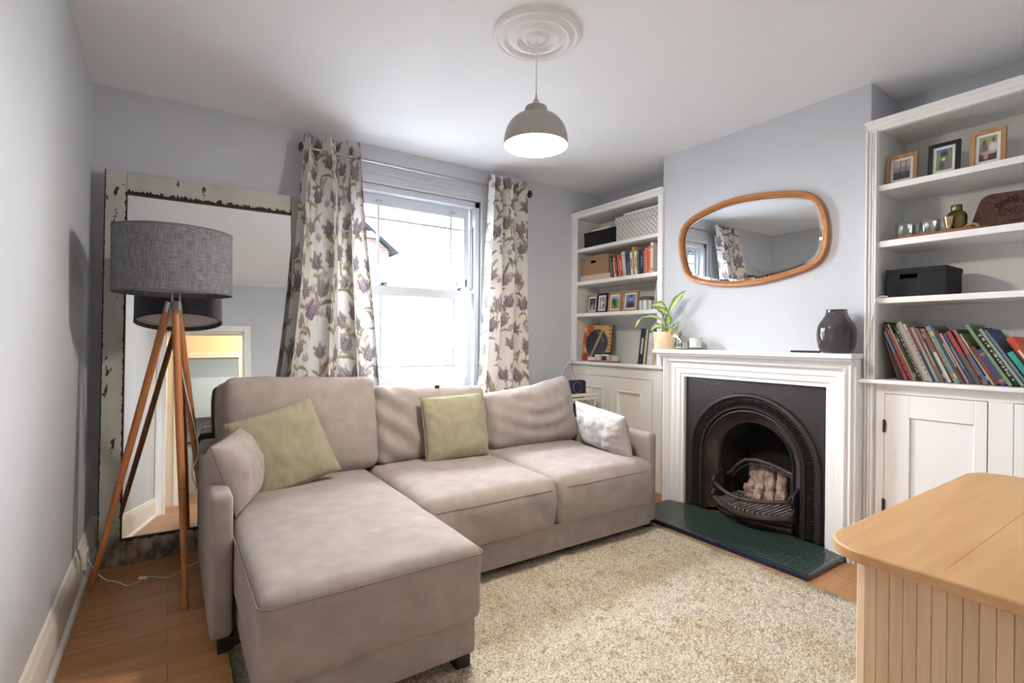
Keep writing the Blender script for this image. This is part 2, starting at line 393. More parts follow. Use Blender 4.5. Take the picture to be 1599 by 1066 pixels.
def pillow(w, h, t, n=44, pinch=.05, seed=0, wr=.004, sag=0):
    """scatter cushion lying in its local XZ plane, thickness in Y, foot at z=0"""
    u = np.linspace(-1, 1, n); U, V = np.meshgrid(u, u, indexing='ij')
    bow_u = 1-pinch*(1-V**2)*np.abs(U)**2; bow_v = 1-pinch*(1-U**2)*np.abs(V)**2
    X = U*w/2*bow_u; Z = V*h/2*bow_v+h/2
    T = t/2*np.clip((1-np.abs(U)**2.6)*(1-np.abs(V)**2.6), 0, 1)**.48
    Z = Z-sag*(1-U**2)*np.clip(V, 0, 1)
    mb = MB()
    W = np.zeros_like(X)
    for i in range(n):
        for j in range(n):
            W[i,j] = noise.fractal(Vector((X[i,j]*9+seed*5.7, Z[i,j]*9, seed)), 1, 2, 4)
    e = np.clip((1-np.abs(U))*(1-np.abs(V))*12, 0, 1)
    crs = (np.abs(U*V)**2)*np.sin(14*(np.arctan2(np.abs(V), np.abs(U)+.01))*2)*.006*(1 if wr else 0)
    F = np.stack([X, -T-(W*wr*2+crs)*e, Z], -1); B = np.stack([X, T+W*wr*2*e, Z], -1)
    vs = F.reshape(-1,3).tolist(); idb = {}
    fs = [(i*n+j, (i+1)*n+j, (i+1)*n+j+1, i*n+j+1) for i in range(n-1) for j in range(n-1)]
    bi = np.zeros((n,n), int)
    for i in range(n):
        for j in range(n):
            if i in (0,n-1) or j in (0,n-1): bi[i,j] = i*n+j
            else: bi[i,j] = len(vs); vs.append(tuple(B[i,j]))
    fs += [(bi[i,j], bi[i,j+1], bi[i+1,j+1], bi[i+1,j]) for i in range(n-1) for j in range(n-1)]
    mb.add(vs, fs)
    edge = [F[i,0] for i in range(n)]+[F[n-1,j] for j in range(1,n)]+[F[i,n-1] for i in range(n-2,-1,-1)]+[F[0,j] for j in range(n-2,0,-1)]
    seam = MB().tube(edge, .0035, 6, closed=True)
    return mb, seam
def colgrid(P, colors, mb=None, closed=False):
    mb = mb or MB(); mb.grid(P, closed); mb.c += [tuple(c)+(1,) for c in np.asarray(colors).reshape(-1,3).tolist()]; return mb
def lin(rgb): return np.array(S(*rgb)[:3])
def picture(w, h, fn, nx=30, nz=40):
    """flat painted print in local XZ, facing -Y, foot at z=0"""
    u = np.linspace(0,1,nx); v = np.linspace(0,1,nz); U, V = np.meshgrid(u, v, indexing='ij')
    P = np.stack([(U-.5)*w, 0*U, V*h], -1)
    return colgrid(P, fn(U, V))
def mixc(base, mask, rgb):
    m = np.clip(mask, 0, 1)[...,None]; return base*(1-m)+lin(rgb)*m

# ================================================================== ROOM
XL, YB, ZC, XR, XA = -.36, 3.67, 2.625, 3.19, 3.55
YR = -.01; WX0, WX1, WZ0, WZ1 = 1.09, 2.155, .80, 2.345      # window hole
struct('floor', MB().box(XL-.3, XA+.3, -4.6, YB+.35, -.12, 0), M['floor'], loc=(0,0,-.12)).location
# ceiling: gently uneven old plaster
nx, ny = 70, 70
gx = np.linspace(XL-.05, XA+.05, nx); gy = np.linspace(YR-.05, YB+.05, ny); GX, GY = np.meshgrid(gx, gy, indexing='ij')
GZ = np.array([[ZC+.006*noise.noise(Vector((x*1.6, y*1.6, 3))) for y in gy] for x in gx])
mb = MB(); mb.grid(np.stack([GX,GY,GZ],-1)); mb.box(XL-.3, XA+.3, YR-.1, YB+.35, ZC+.03, ZC+.15)
struct('ceiling', mb, M['ceil'], smooth=40)
struct('wall_left', MB().box(XL-.14, XL, -4.6, YB+.3, 0, ZC+.06), M['wall'])
mb = MB(); mb.box(XL, WX0, YB, YB+.3, 0, ZC+.06).box(WX1, XA, YB, YB+.3, 0, ZC+.06).box(WX0, WX1, YB, YB+.3, WZ1, ZC+.06).box(WX0, WX1, YB, YB+.3, 0, WZ0)
struct('wall_back', mb, M['wall'])
struct('wall_right', MB().box(XA, XA+.12, -4.6, YB+.3, 0, ZC+.06), M['wall'])
CY0, CY1 = 1.195, 2.61
mb = MB(); mb.prism([(CY0,0),(1.44,0),(1.44,.86),(2.28,.86),(2.28,0),(CY1,0),(CY1,ZC+.05),(CY0,ZC+.05)], 'x', XR, XA)
struct('wall_chimney', mb, M['wall'], bevel=.006)
DX0, DX1, DZ = -.285, .52, 2.03
mb = MB(); mb.box(XL, DX0, YR-.13, YR, 0, ZC+.05).box(DX1, XA, YR-.13, YR, 0, ZC+.05).box(DX0, DX1, YR-.13, YR, DZ, ZC+.05)
struct('wall_rear', mb, M['wall'])
def architrave(name, x0, x1, zt, y, w=.075, d=.02, m=None, s=1):
    mb = MB()
    for a, b, dd in ((0, w, d*.6), (w*.55, w, d), (0, w*.15, d*.8)):
        mb.box(x0-b, x0-a, y, y+s*dd, 0, zt+a).box(x1+a, x1+b, y, y+s*dd, 0, zt+a).box(x0-b, x1+b, y, y+s*dd, zt+a, zt+b)
    return struct(name, mb, m or M['gloss'], bevel=.002)
architrave('trim_1', DX0, DX1, DZ, YR, .07)
mb = MB(); mb.box(DX0, DX0+.02, YR-.13, YR, 0, DZ).box(DX1-.02, DX1, YR-.13, YR, 0, DZ).box(DX0, DX1, YR-.13, YR, DZ-.02, DZ)
struct('trim_2', mb, M['gloss'])
# hall and kitchen beyond the doorway (seen in the leaning mirror)
HW = mat('warm_cream_emulsion', S(226,214,190), .85)
KW = mat('grey_green_emulsion', S(196,204,204), .85)
mb = MB(); mb.box(XL, -.2, -1.42, -1.30, 0, 2.5).box(.5, XA, -1.42, -1.30, 0, 2.5).box(-.2, .5, -1.42, -1.30, 1.95, 2.5)
struct('wall_hall', mb, HW)
architrave('trim_3', -.2, .5, 1.95, -1.30, .07)
struct('ceiling_hall', MB().box(XL-.1, XA, -4.6, YR-.13, 2.5, 2.56), M['ceil'])
struct('wall_kitchen', MB().box(XL, XA, -4.6, -4.5, 0, 2.5), KW)

# skirting
prof = [(0,0),(.018,0),(.018,.135),(.014,.150),(.010,.156),(.010,.172),(.004,.182),(0,.186)]
def skirting(name, segs):
    mb = MB()
    for kind, c, a, b in segs:
        if kind == 'x+': mb.prism([(c+p[0], p[1]) for p in prof], 'y', a, b)     # wall at x=c facing +x, running along y
        if kind == 'y-': mb.prism([(c-p[0], p[1]) for p in prof], 'x', a, b)
    return struct(name, mb, M['cream'], bevel=.001)
skirting('baseboard_left', [('x+', XL, YR, YB)])
skirting('baseboard_back', [('y-', YB, XL, WX0), ('y-', YB, WX0, XR)])
q = [(0,0),(.018,0),(.017,.007),(.013,.013),(.007,.017),(0,.018)]
struct('trim_4', MB().prism([(XL+.018+p[0], p[1]) for p in q], 'y', YR, YB-.02), M['gloss'], smooth=30)

# ---------------------------------------------------------------- window
WR = empty('window_1', (1.62, YB, WZ0), 'white sash window between the floral curtains', 'window'); del WR['label']; del WR['category']; WR['kind'] = 'structure'
mb = MB()    # inside architrave
for a, b, d in ((0,.09,.016),(.0,.018,.024),(.07,.09,.028)):
    mb.box(WX0-b, WX0-a, YB-d, YB, WZ0-.05, WZ1+a).box(WX1+a, WX1+b, YB-d, YB, WZ0-.05, WZ1+a).box(WX0-b, WX1+b, YB-d, YB, WZ1+a, WZ1+b)
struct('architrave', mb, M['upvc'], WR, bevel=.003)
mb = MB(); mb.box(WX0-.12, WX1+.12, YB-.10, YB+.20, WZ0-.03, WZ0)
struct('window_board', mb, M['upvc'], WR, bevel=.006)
mb = MB()   # box frame
mb.box(WX0, WX0+.045, YB, YB+.16, WZ0, WZ1).box(WX1-.045, WX1, YB, YB+.16, WZ0, WZ1).box(WX0, WX1, YB, YB+.16, WZ1-.05, WZ1)
mb.box(WX0+.045, WX0+.06, YB+.055, YB+.07, WZ0, WZ1-.05).box(WX1-.06, WX1-.045, YB+.055, YB+.07, WZ0, WZ1-.05)
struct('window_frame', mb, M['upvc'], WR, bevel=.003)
struct('sash_channel', MB().box(WX1-.058, WX1-.046, YB+.028, YB+.05, 1.62, 2.14), mat('dark_channel', S(120,126,138), .5), WR)
gx0, gx1 = WX0+.06, WX1-.06
def sash(nm, y0, y1, z0, z1, top, bot, glass, barz):
    mb = MB(); st = .05
    mb.box(gx0, gx0+st, y0, y1, z0, z1).box(gx1-st, gx1, y0, y1, z0, z1).box(gx0+st, gx1-st, y0, y1, z1-top, z1).box(gx0+st, gx1-st, y0, y1, z0, z0+bot)
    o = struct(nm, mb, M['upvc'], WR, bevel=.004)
    yg = (y0+y1)/2; off = wloc(WR)
    g = build('glass_pane', MB().box(gx0+st-.003, gx1-st+.003, yg-.002, yg+.002, z0+bot-.003, z1-top+.003), glass, WR)
    b = MB(); w = .009
    a0, a1 = gx0+st, gx1-st
    for X in (a0+.115, a1-.115): b.box(X-w, X+w, yg-.012, yg+.012, z0+bot, z1-top)
    b.box(a0, a1, yg-.011, yg+.011, barz-w, barz+w)
    build('glazing_bar', b, M['upvc'], WR, bevel=.002)
    return o
sash('upper_sash', YB+.075, YB+.115, 1.515, WZ1-.05, .085, .055, M['pane'], 2.115)
sash('lower_sash', YB+.015, YB+.055, WZ0, 1.60, .075, .09, M['frost'], .985)
for X in (1.33, 1.98):
    mb = MB(); mb.box(X-.03, X+.03, YB+.02, YB+.05, 1.60, 1.606).cyl((X,YB+.035,1.606),(X,YB+.035,1.618),.012).box(X-.01, X+.035, YB+.028, YB+.044, 1.613, 1.622)
    build('sash_catch', mb, M['black'], WR)
for X in (1.31, 1.93):
    mb = MB(); mb.cyl((X,YB+.07,2.235),(X,YB+.045,2.235),.012,.009,12).box(X-.02, X+.02, YB+.05, YB+.06, 2.232, 2.248)
    build('sash_stop', mb, M['steel'], WR, bevel=.002)
build('sash_lock', MB().box(gx1-.03, gx1-.022, YB+.066, YB+.075, 1.64, 1.70), M['black'], WR)

# ---------------------------------------------------------------- outside
def house_a():
    r = empty('brick_house', (3.3, 14, 0), 'red brick gable house seen through the upper window glass', 'house')
    r['kind'] = 'thing'
    x0, x1 = 1.2, 5.21
    mb = MB(); mb.prism([(x0,-1),(x1,-1),(x1,3.72),(3.2,5.35),(x0,3.72)], 'y', 14, 17)
    build('wall', mb, M['ext_brick'], r)
    mb = MB()
    mb.prism([(5.45,3.62),(5.45,3.86),(3.2,5.62),(3.2,5.36)], 'y', 13.75, 17.2)
    mb.prism([(.95,3.62),(.95,3.86),(3.2,5.62),(3.2,5.36)], 'y', 13.75, 17.2)
    build('roof', mb, M['ext_dark'], r)
    build('alarm_box', MB().box(4.55, 4.92, 13.9, 14, 4.02, 4.20), M['ext_white'], r)
    return r
house_a()
def house_b():
    r = empty('tiled_house', (10.5, 20, 0), 'pale house with tiled roof and small gable behind the brick house', 'house')
    mb = MB(); mb.box(6.8, 13.5, 20.6, 24, -1, 3.2); build('wall', mb, M['ext_white'], r)
    mb = MB(); mb.add([(6.6,20.3,3.05),(14,20.3,3.05),(14,23.5,5.35),(9.6,23.5,5.35),(6.6,20.3,3.0),(14,20.3,3.0),(14,23.5,5.25),(9.6,23.5,5.25)],
                      [(0,1,2,3),(7,6,5,4),(0,4,5,1),(1,5,6,2),(2,6,7,3),(3,7,4,0)])
    build('roof', mb, M['ext_tile'], r)
    mb = MB(); mb.prism([(10.0,2),(12.6,2),(12.6,3.5),(11.35,4.4),(10.0,3.4)], 'y', 19.9, 21.5); build('dormer', mb, M['ext_white'], r)
    mb = MB(); mb.prism([(9.75,3.22),(11.35,4.42),(12.9,3.3),(12.9,3.45),(11.35,4.62),(9.75,3.40)], 'y', 19.7, 21.6); build('bargeboard', mb, M['ext_dark'], r)
    for a, b in ((10.55,10.85),(11.05,11.4)): build('window', MB().box(a, b, 19.85, 19.9, 3.3, 3.72), M['ext_win'], r)
house_b()
struct('wall_upper_sky_block', MB().box(-7, 9, -7, YB+.3, ZC+.2, 6.2), mat('sky_block_render', S(150,140,130), .9))  # unseen upper storey, added to hold skylight off the houses opposite
struct('ground', MB().box(-30, 45, YB+.36, 60, -1.3, -1.0), mat('dark_paving', S(62,62,62), .9))
# ================================================================== CHIMNEY, FIREPLACE
FP = empty('cast_iron_fireplace', (3.13, 1.85, 0), 'arched black cast iron fireplace insert inside white surround', 'fireplace')
FY, SP = 1.85, .415
def arch(r, z0=.03, n=36, sp=SP, cy=FY):
    return [(cy+r, z0), (cy+r, z0+(sp-z0)*.5)]+[(cy+r*math.cos(PI*i/n), sp+r*math.sin(PI*i/n)) for i in range(n+1)]+[(cy-r, z0+(sp-z0)*.5), (cy-r, z0)]
def archsweep(prof, **k):
    return np.array([[(x, y, z) for (y, z) in arch(r, **k)] for r, x in prof]).transpose(1,0,2)
# face plate: rectangle with the arch cut out
op = arch(.40); N_ = len(op); outr = []
def ray_rect(y, z, y0=1.372, y1=2.334, z0=.03, z1=.938):
    dy, dz = y-FY, z-SP
    if z <= SP: return (y1 if dy > 0 else y0, z)
    t = min([(abs((y1-FY)/dy)) if abs(dy) > 1e-6 else 9e9, (z1-SP)/dz if dz > 1e-6 else 9e9])
    return (FY+dy*t, SP+dz*t)
outr = [ray_rect(*p) for p in op]
mb = MB()
for dx in (0,):
    vs = [(3.13, y, z) for y, z in op]+[(3.13, y, z) for y, z in outr]+[(3.16, y, z) for y, z in outr]
    # insert true corners
    fs = [(i, i+1, N_+i+1, N_+i) for i in range(N_-1)]+[(N_+i, N_+i+1, 2*N_+i+1, 2*N_+i) for i in range(N_-1)]
    mb.add(vs, fs)
for yc in (1.372, 2.334):
    near = min(range(N_), key=lambda i: abs(outr[i][1]-.938)+abs(outr[i][0]-yc))
    s = 1 if yc > FY else -1
    a = [p for p in outr if abs(p[0]-yc) < 1e-4 and p[1] > SP]; b = [p for p in outr if abs(p[1]-.938) < 1e-4 and (p[0]-FY)*s > 0]
    if a and b:
        pa = max(a, key=lambda p: p[1]); pb = max(b, key=lambda p: p[0]*s)
        mb.add([(3.13,)+pa, (3.13, yc, .938), (3.13,)+pb], [(0,1,2)])
build('face_plate', mb, M['iron'], FP)
mb = MB(); mb.grid(archsweep([(.447,3.131),(.447,3.118),(.440,3.106),(.430,3.103),(.421,3.108),(.416,3.118),(.414,3.124)])); build('outer_bead', mb, M['iron'], FP, smooth=60)
mb = MB(); mb.grid(archsweep([(.414,3.124),(.360,3.130)])); 
for r0, st in ((.388,.017),):
    L = (SP-.03)*2+PI*r0; n = int(L/st)
    for i in range(n):
        s_ = (i+.5)/n*L
        if s_ < SP-.03: y, z, a = FY+r0, .03+s_, 0
        elif s_ < SP-.03+PI*r0: a = (s_-(SP-.03))/r0; y, z = FY+r0*math.cos(a), SP+r0*math.sin(a)
        else: y, z, a = FY-r0, SP-(s_-(SP-.03)-PI*r0), PI
        for dr, rr in ((-.014,.007),(0,.0095),(.014,.007)):
            yy = y+dr*math.cos(a); zz = z+dr*math.sin(a) if 0 < a < PI else z
            if a == PI: yy = y-dr
            mb.add([(3.128,yy-rr,zz),(3.128,yy,zz-rr),(3.128,yy+rr,zz),(3.128,yy,zz+rr),(3.112-rr*.6,yy,zz)], [(0,1,4),(1,2,4),(2,3,4),(3,0,4)])
build('ornament_band', mb, M['iron'], FP)
mb = MB(); mb.grid(archsweep([(.362,3.132),(.360,3.116),(.352,3.110),(.345,3.113),(.342,3.124),(.340,3.135),(.334,3.122),(.328,3.121),(.324,3.130)])); build('inner_bead', mb, M['iron'], FP, smooth=60)
mb = MB(); mb.grid(archsweep([(.324,3.130),(.318,3.15),(.300,3.172),(.275,3.192),(.262,3.20)])); build('cove', mb, M['iron_rust'], FP, smooth=50)
mb = MB(); mb.grid(archsweep([(.262,3.20),(.260,3.188),(.254,3.184),(.248,3.19),(.246,3.21)])); build('opening_rim', mb, M['iron'], FP, smooth=60)
mb = MB(); mb.grid(archsweep([(.246,3.21),(.235,3.30),(.215,3.42),(.20,3.47),(.001,3.475)])); mb.box(3.2, 3.47, FY-.25, FY+.25, .02, .03); build('firebox', mb, M['soot'], FP, smooth=50)
def bowbar(y0, y1, x0, bow, z, n=20, zf=0):
    return [(x0-bow*math.sin(PI*i/n), y0+(y1-y0)*i/n, z+zf*math.sin(PI*i/n)) for i in range(n+1)]
mb = MB(); mb.tube(bowbar(2.075, 1.565, 3.10, .11, .232, zf=-.025), .0125, 10)
for sd in (2.075, 1.565): mb.tube([(3.10,sd,.232),(3.085,sd,.252),(3.09,sd,.268)], [.013,.012,.006], 8)
mb.cyl((2.99,1.845,.208),(2.99,1.825,.206),.018,n=14)
build('upper_bar', mb, M['iron_rust'], FP, smooth=60)
mb = MB(); top = bowbar(2.095, 1.545, 3.10, .125, .145, zf=-.022); inn = bowbar(2.085, 1.555, 3.14, .115, .145, zf=-.022); n = len(top)
P = np.array([[inn[i], (top[i][0]+.004, top[i][1], top[i][2]+.006), (top[i][0]-.005, top[i][1], top[i][2]+.002), (top[i][0]-.007, top[i][1], top[i][2]-.006), (top[i][0]-.002, top[i][1], top[i][2]-.009), (top[i][0]-.004, top[i][1], top[i][2]-.016), (top[i][0]+.010, top[i][1], top[i][2]-.028), (inn[i][0], inn[i][1], inn[i][2]-.028)] for i in range(n)])
mb.grid(P); build('lower_bar', mb, M['iron_rust'], FP, smooth=30)
mb = MB()
for i in range(17):
    t = (i+.5)/17; y = 2.065-t*.49; mb.box(3.115-.10*math.sin(PI*t), 3.37, y-.0055, y+.0055, .122, .138)
mb.box(3.36, 3.37, 1.575, 2.065, .10, .14)
build('grate', mb, mat('ashy_iron', S(150,144,138), .7, .1, var=.3, vs=30), FP)
for ya, yb in ((2.075,2.095),(1.545,1.565)):
    mb = MB(); mb.prism([(3.205,.03),(3.17,.03),(3.15,.09),(3.085,.115),(3.075,.16),(3.11,.19),(3.085,.235),(3.10,.275),(3.15,.30),(3.205,.32)], 'y', ya, yb); build('grate_bracket', mb, M['iron'], FP, bevel=.004)
mb = MB(); mb.tube([(3.27,2.085,.27),(3.27,2.06,.285),(3.28,2.02,.345),(3.29,1.97,.385),(3.30,1.90,.395),(3.30,1.80,.388),(3.29,1.70,.368),(3.27,1.60,.345)], .013, 10)
mb.tube([(3.28,2.06,.255),(3.29,2.01,.315),(3.30,1.96,.355),(3.31,1.90,.366),(3.31,1.80,.360),(3.30,1.70,.342),(3.28,1.61,.322)], .006, 8)
build('back_bar', mb, M['iron_rust'], FP, smooth=60)
build('side_plate', MB().box(3.20, 3.36, 1.600, 1.622, .19, .345), M['iron'], FP, bevel=.004)
mb = MB(); ap = bowbar(2.07, 1.58, 3.15, .06, 0)
P = np.array([[(p[0], p[1], .025), (p[0]-.012, p[1], .04), (p[0]+.012, p[1], .118)] for p in ap]); mb.grid(P)
for i in range(60):
    t = (i+.5)/60; x, y = 3.15-.06*math.sin(PI*t)-.012, 2.07-t*.49
    for zz, r9 in ((.040,.007),(.066,.009),(.094,.008)):
        mb.add([(x+.012,y-r9,zz-r9),(x+.012,y+r9,zz-r9*.2),(x+.012,y+r9*.4,zz+r9),(x-.014,y,zz)], [(0,1,3),(1,2,3),(2,0,3)])
build('ash_apron', mb, M['iron_rust'], FP)
for i, (y0, y1, z0, z1, x) in enumerate(((1.862,1.975,.185,.350,3.36),(1.925,1.99,.115,.215,3.335),(1.862,1.928,.118,.188,3.325),(1.790,1.862,.115,.352,3.355),(1.722,1.790,.115,.338,3.36))):
    mb = rounded(.06, y1-y0-.004, z1-z0, .008, .009, noise_amp=.011, noise_scale=34, seed=i+1)
    mb.xf(Matrix.Translation((x, (y0+y1)/2, z0)) @ Euler((random.uniform(-.08,.08), .14, 0)).to_matrix().to_4x4())
    build('fire_brick', mb, M['firebrick'], FP, smooth=50)
# surround + mantel
SR = empty('mantelpiece', (3.1, 1.85, 0), 'white painted moulded wooden mantelpiece around black fireplace', 'mantelpiece')
Y0, Y1, ZT = 1.376, 2.334, .940
sp = [(0,3.19),(0,3.108),(.004,3.102),(.024,3.102),(.026,3.094),(.030,3.090),(.063,3.090),(.066,3.082),(.070,3.080),(.100,3.080),(.104,3.068),(.110,3.058),(.116,3.052),(.118,3.075),(.128,3.078),(.135,3.060),(.140,3.052),(.148,3.050),(.152,3.068),(.160,3.072),(.166,3.072),(.166,3.19)]
P = np.array([[(x, Y0-o, 0), (x, Y0-o, ZT+o), (x, Y1+o, ZT+o), (x, Y1+o, 0)] for o, x in sp])
mb = MB(); mb.grid(P); build('surround', mb, M['gloss'], SR)
mb = MB(); mb.box(2.992, 3.19, 1.20, 2.535, 1.110, 1.138); build('shelf', mb, M['gloss'], SR, bevel=.004)
mb = MB(); mb.prism([(3.19,1.068),(3.062,1.068),(3.058,1.076),(3.040,1.080),(3.030,1.092),(3.012,1.098),(3.008,1.110),(3.19,1.110)], 'y', 1.212, 2.502); build('bed_mould', mb, M['gloss'], SR)
# hearth
HE = empty('tiled_hearth', (2.88, 1.85, 0), 'dark green tiled fireplace hearth with navy bullnose edge', 'hearth')
build('tile_bed', MB().box(2.672, 3.128, 1.272, 2.44, 0, .022), M['hearth'], HE)
yy = 1.25
while yy < 2.44:
    y1 = min(yy+.166, 2.45)
    mb = MB(); mb.prism([(2.672,0),(2.672,.027),(2.660,.027),(2.652,.022),(2.648,.012),(2.648,0)], 'y', yy+.001, y1-.001); build('edge_tile', mb, M['hearth_edge'], HE, bevel=.001); yy += .167
mb = MB(); mb.prism([(1.272,0),(1.272,.027),(1.262,.027),(1.254,.022),(1.250,.012),(1.250,0)], 'x', 2.673, 3.08); build('edge_tile', mb, M['hearth_edge'], HE, bevel=.001)

# ---------------------------------------------------------------- built-in shelves
def reeded(mb, x, y0, y1, z0, z1):
    w = y1-y0
    mb.box(x, x+.03, y0, y1, z0, z1)
    for a, b, d in ((0,.18,.016),(.30,.42,.010),(.55,.70,.012),(.84,1,.018)): mb.box(x-d, x, y0+a*w, y0+b*w, z0, z1)
LB = empty('bookcase', (3.36, 3.14, 1.005), 'white alcove bookcase beside the window holding boxes and paperbacks', 'bookcase', 'built-in alcove bookcases')
build('back_panel', MB().box(3.52, 3.545, 2.612, 3.668, 1.005, 2.37), M['shelfin'], LB)
build('side_panel', MB().box(3.19, 3.52, 2.612, 2.632, 1.005, 2.37), M['shelfin'], LB)
build('side_panel', MB().box(3.19, 3.52, 3.646, 3.668, 1.005, 2.37), M['shelfin'], LB)
build('top_panel', MB().box(3.19, 3.52, 2.632, 3.646, 2.345, 2.37), M['shelfin'], LB)
build('stile', MB().box(3.172, 3.19, 2.600, 2.645, 1.005, 2.338), M['gloss'], LB, bevel=.002)
build('stile', MB().box(3.172, 3.19, 3.598, 3.668, 1.005, 2.338), M['gloss'], LB, bevel=.002)
build('top_rail', MB().box(3.170, 3.19, 2.600, 3.668, 2.338, 2.385).box(3.155, 3.19, 2.596, 3.668, 2.372, 2.397), M['gloss'], LB, bevel=.003)
for z, t in ((2.052,.03), (1.746,.034), (1.450,.033)): build('shelf', MB().box(3.182, 3.52, 2.632, 3.646, z-t, z), M['gloss'], LB, bevel=.003)
tag(build('worktop', MB().box(3.150, 3.545, 2.572, 3.668, .978, 1.005), M['gloss'], bevel=.006), 'white painted worktop under the bookcase beside the window', 'worktop', 'alcove worktops')
def panel_door(parent, x, y0, y1, z0, z1, py0, py1, pz0, pz1, m, bead=True):
    mb = MB(); t = .02
    mb.box(x, x+t, y0, py0, z0, z1).box(x, x+t, py1, y1, z0, z1).box(x, x+t, py0, py1, pz1, z1).box(x, x+t, py0, py1, z0, pz0)
    mb.box(x+.012, x+t, py0, py1, pz0, pz1)
    d = build('door', mb, m, parent, bevel=.002)
    if bead:
        P = np.array([[(x+xx, py0+o, pz0+o), (x+xx, py0+o, pz1-o), (x+xx, py1-o, pz1-o), (x+xx, py1-o, pz0+o)] for o, xx in ((-.012,.0),(-.010,-.008),(0,-.009),(.004,.004),(.012,.002),(.016,.011))])
        b = MB(); nv = 4
        vs = P.reshape(-1,3).tolist(); fs = [(i*4+k, i*4+(k+1) % 4, (i+1)*4+(k+1) % 4, (i+1)*4+k) for i in range(5) for k in range(4)]
        b.add(vs, fs); bb = build('panel_moulding', b, m, d, local=True)
        bb.data.transform(Matrix.Translation(-wloc(parent)))
    return d
LC = empty('cupboard', (3.36, 3.14, 0), 'cream painted two door cupboard under the bookcase beside the window', 'cupboard', 'built-in alcove cupboards')
mb = MB(); x = 3.19
mb.box(x, x+.02, 2.600, 2.697, 0, .978).box(x, x+.02, 3.582, 3.668, 0, .978).box(x, x+.02, 2.697, 3.582, .884, .978).box(x, x+.02, 2.697, 3.582, 0, .12).box(x, x+.02, 3.128, 3.138, .12, .884)
build('face_frame', mb, M['cream'], LC, bevel=.002)
build('carcass', MB().box(3.215, 3.54, 2.612, 3.668, .02, .97), M['cream'], LC)
d = panel_door(LC, 3.186, 2.700, 3.127, .123, .880, 2.818, 3.072, .25, .762, M['cream'])
for z in (.36, .72):
    h = build('hinge', MB().box(3.176, 3.188, 2.692, 2.703, z-.025, z+.025), M['cream'], d, local=True); h.data.transform(Matrix.Translation(-wloc(LC)))
panel_door(LC, 3.186, 3.140, 3.579, .123, .881, 3.258, 3.455, .25, .775, M['cream'])

RB = empty('bookcase', (3.34, .59, 1.003), "white alcove bookcase beside the mantel's dark vase, bottom shelf of picture books", 'bookcase', 'built-in alcove bookcases')
ry0 = 0.0
build('back_panel', MB().box(3.52, 3.545, ry0, 1.193, 1.003, 2.37), M['shelfin'], RB)
build('side_panel', MB().box(3.17, 3.52, 1.148, 1.193, 1.003, 2.36), M['shelfin'], RB)
build('top_panel', MB().box(3.17, 3.52, ry0, 1.148, 2.345, 2.365), M['shelfin'], RB)
mb = MB(); reeded(mb, 3.145, 1.146, 1.197, 1.003, 2.345); build('stile', mb, M['gloss'], RB, bevel=.002)
mb = MB(); mb.box(3.14, 3.17, ry0, 1.19, 2.330, 2.36).box(3.130, 3.17, ry0, 1.198, 2.352, 2.376).box(3.122, 3.17, ry0, 1.203, 2.372, 2.392).box(3.17, 3.52, ry0, 1.19, 2.375, 2.392)
build('top_rail', mb, M['gloss'], RB, bevel=.003)
for z, t in ((2.043,.032), (1.743,.034), (1.439,.03)): build('shelf', MB().box(3.155, 3.52, ry0, 1.147, z-t, z), M['gloss'], RB, bevel=.003)
tag(build('worktop', MB().box(3.095, 3.545, ry0, 1.238, .982, 1.003), M['gloss'], bevel=.005), 'white painted worktop holding the row of picture books', 'worktop', 'alcove worktops')
RC = empty('cupboard', (3.34, .59, 0), 'white painted cupboard with dark hinges beside the fireplace, under the picture books', 'cupboard', 'built-in alcove cupboards')
mb = MB(); x = 3.16
mb.box(x, x+.02, 1.110, 1.155, 0, .982).box(x, x+.02, ry0, 1.110, .929, .982).box(x, x+.02, ry0, 1.110, 0, .12).box(x, x+.02, .612, .697, .12, .929).box(x, x+.02, ry0, .20, .12, .929)
build('face_frame', mb, M['gloss'], RC, bevel=.002)
mb = MB(); reeded(mb, 3.15, 1.156, 1.214, 0, .982); build('pilaster', mb, M['gloss'], RC, bevel=.002)
build('carcass', MB().box(3.182, 3.54, ry0, 1.19, .02, .975), M['gloss'], RC)
d = panel_door(RC, 3.157, .700, 1.107, .123, .926, .746, .998, .25, .812, M['gloss'], False)
for z in (.757, .336):
    h = build('hinge', MB().box(3.147, 3.158, 1.101, 1.113, z-.03, z+.03).cyl((3.148,1.108,z-.034),(3.148,1.108,z+.034),.005,n=10), mat('dark_bronze', S(84,76,64), .4, .8), d, local=True)
    h.data.transform(Matrix.Translation(-wloc(RC)))
panel_door(RC, 3.157, .203, .609, .123, .926, .30, .56, .25, .812, M['gloss'], False)
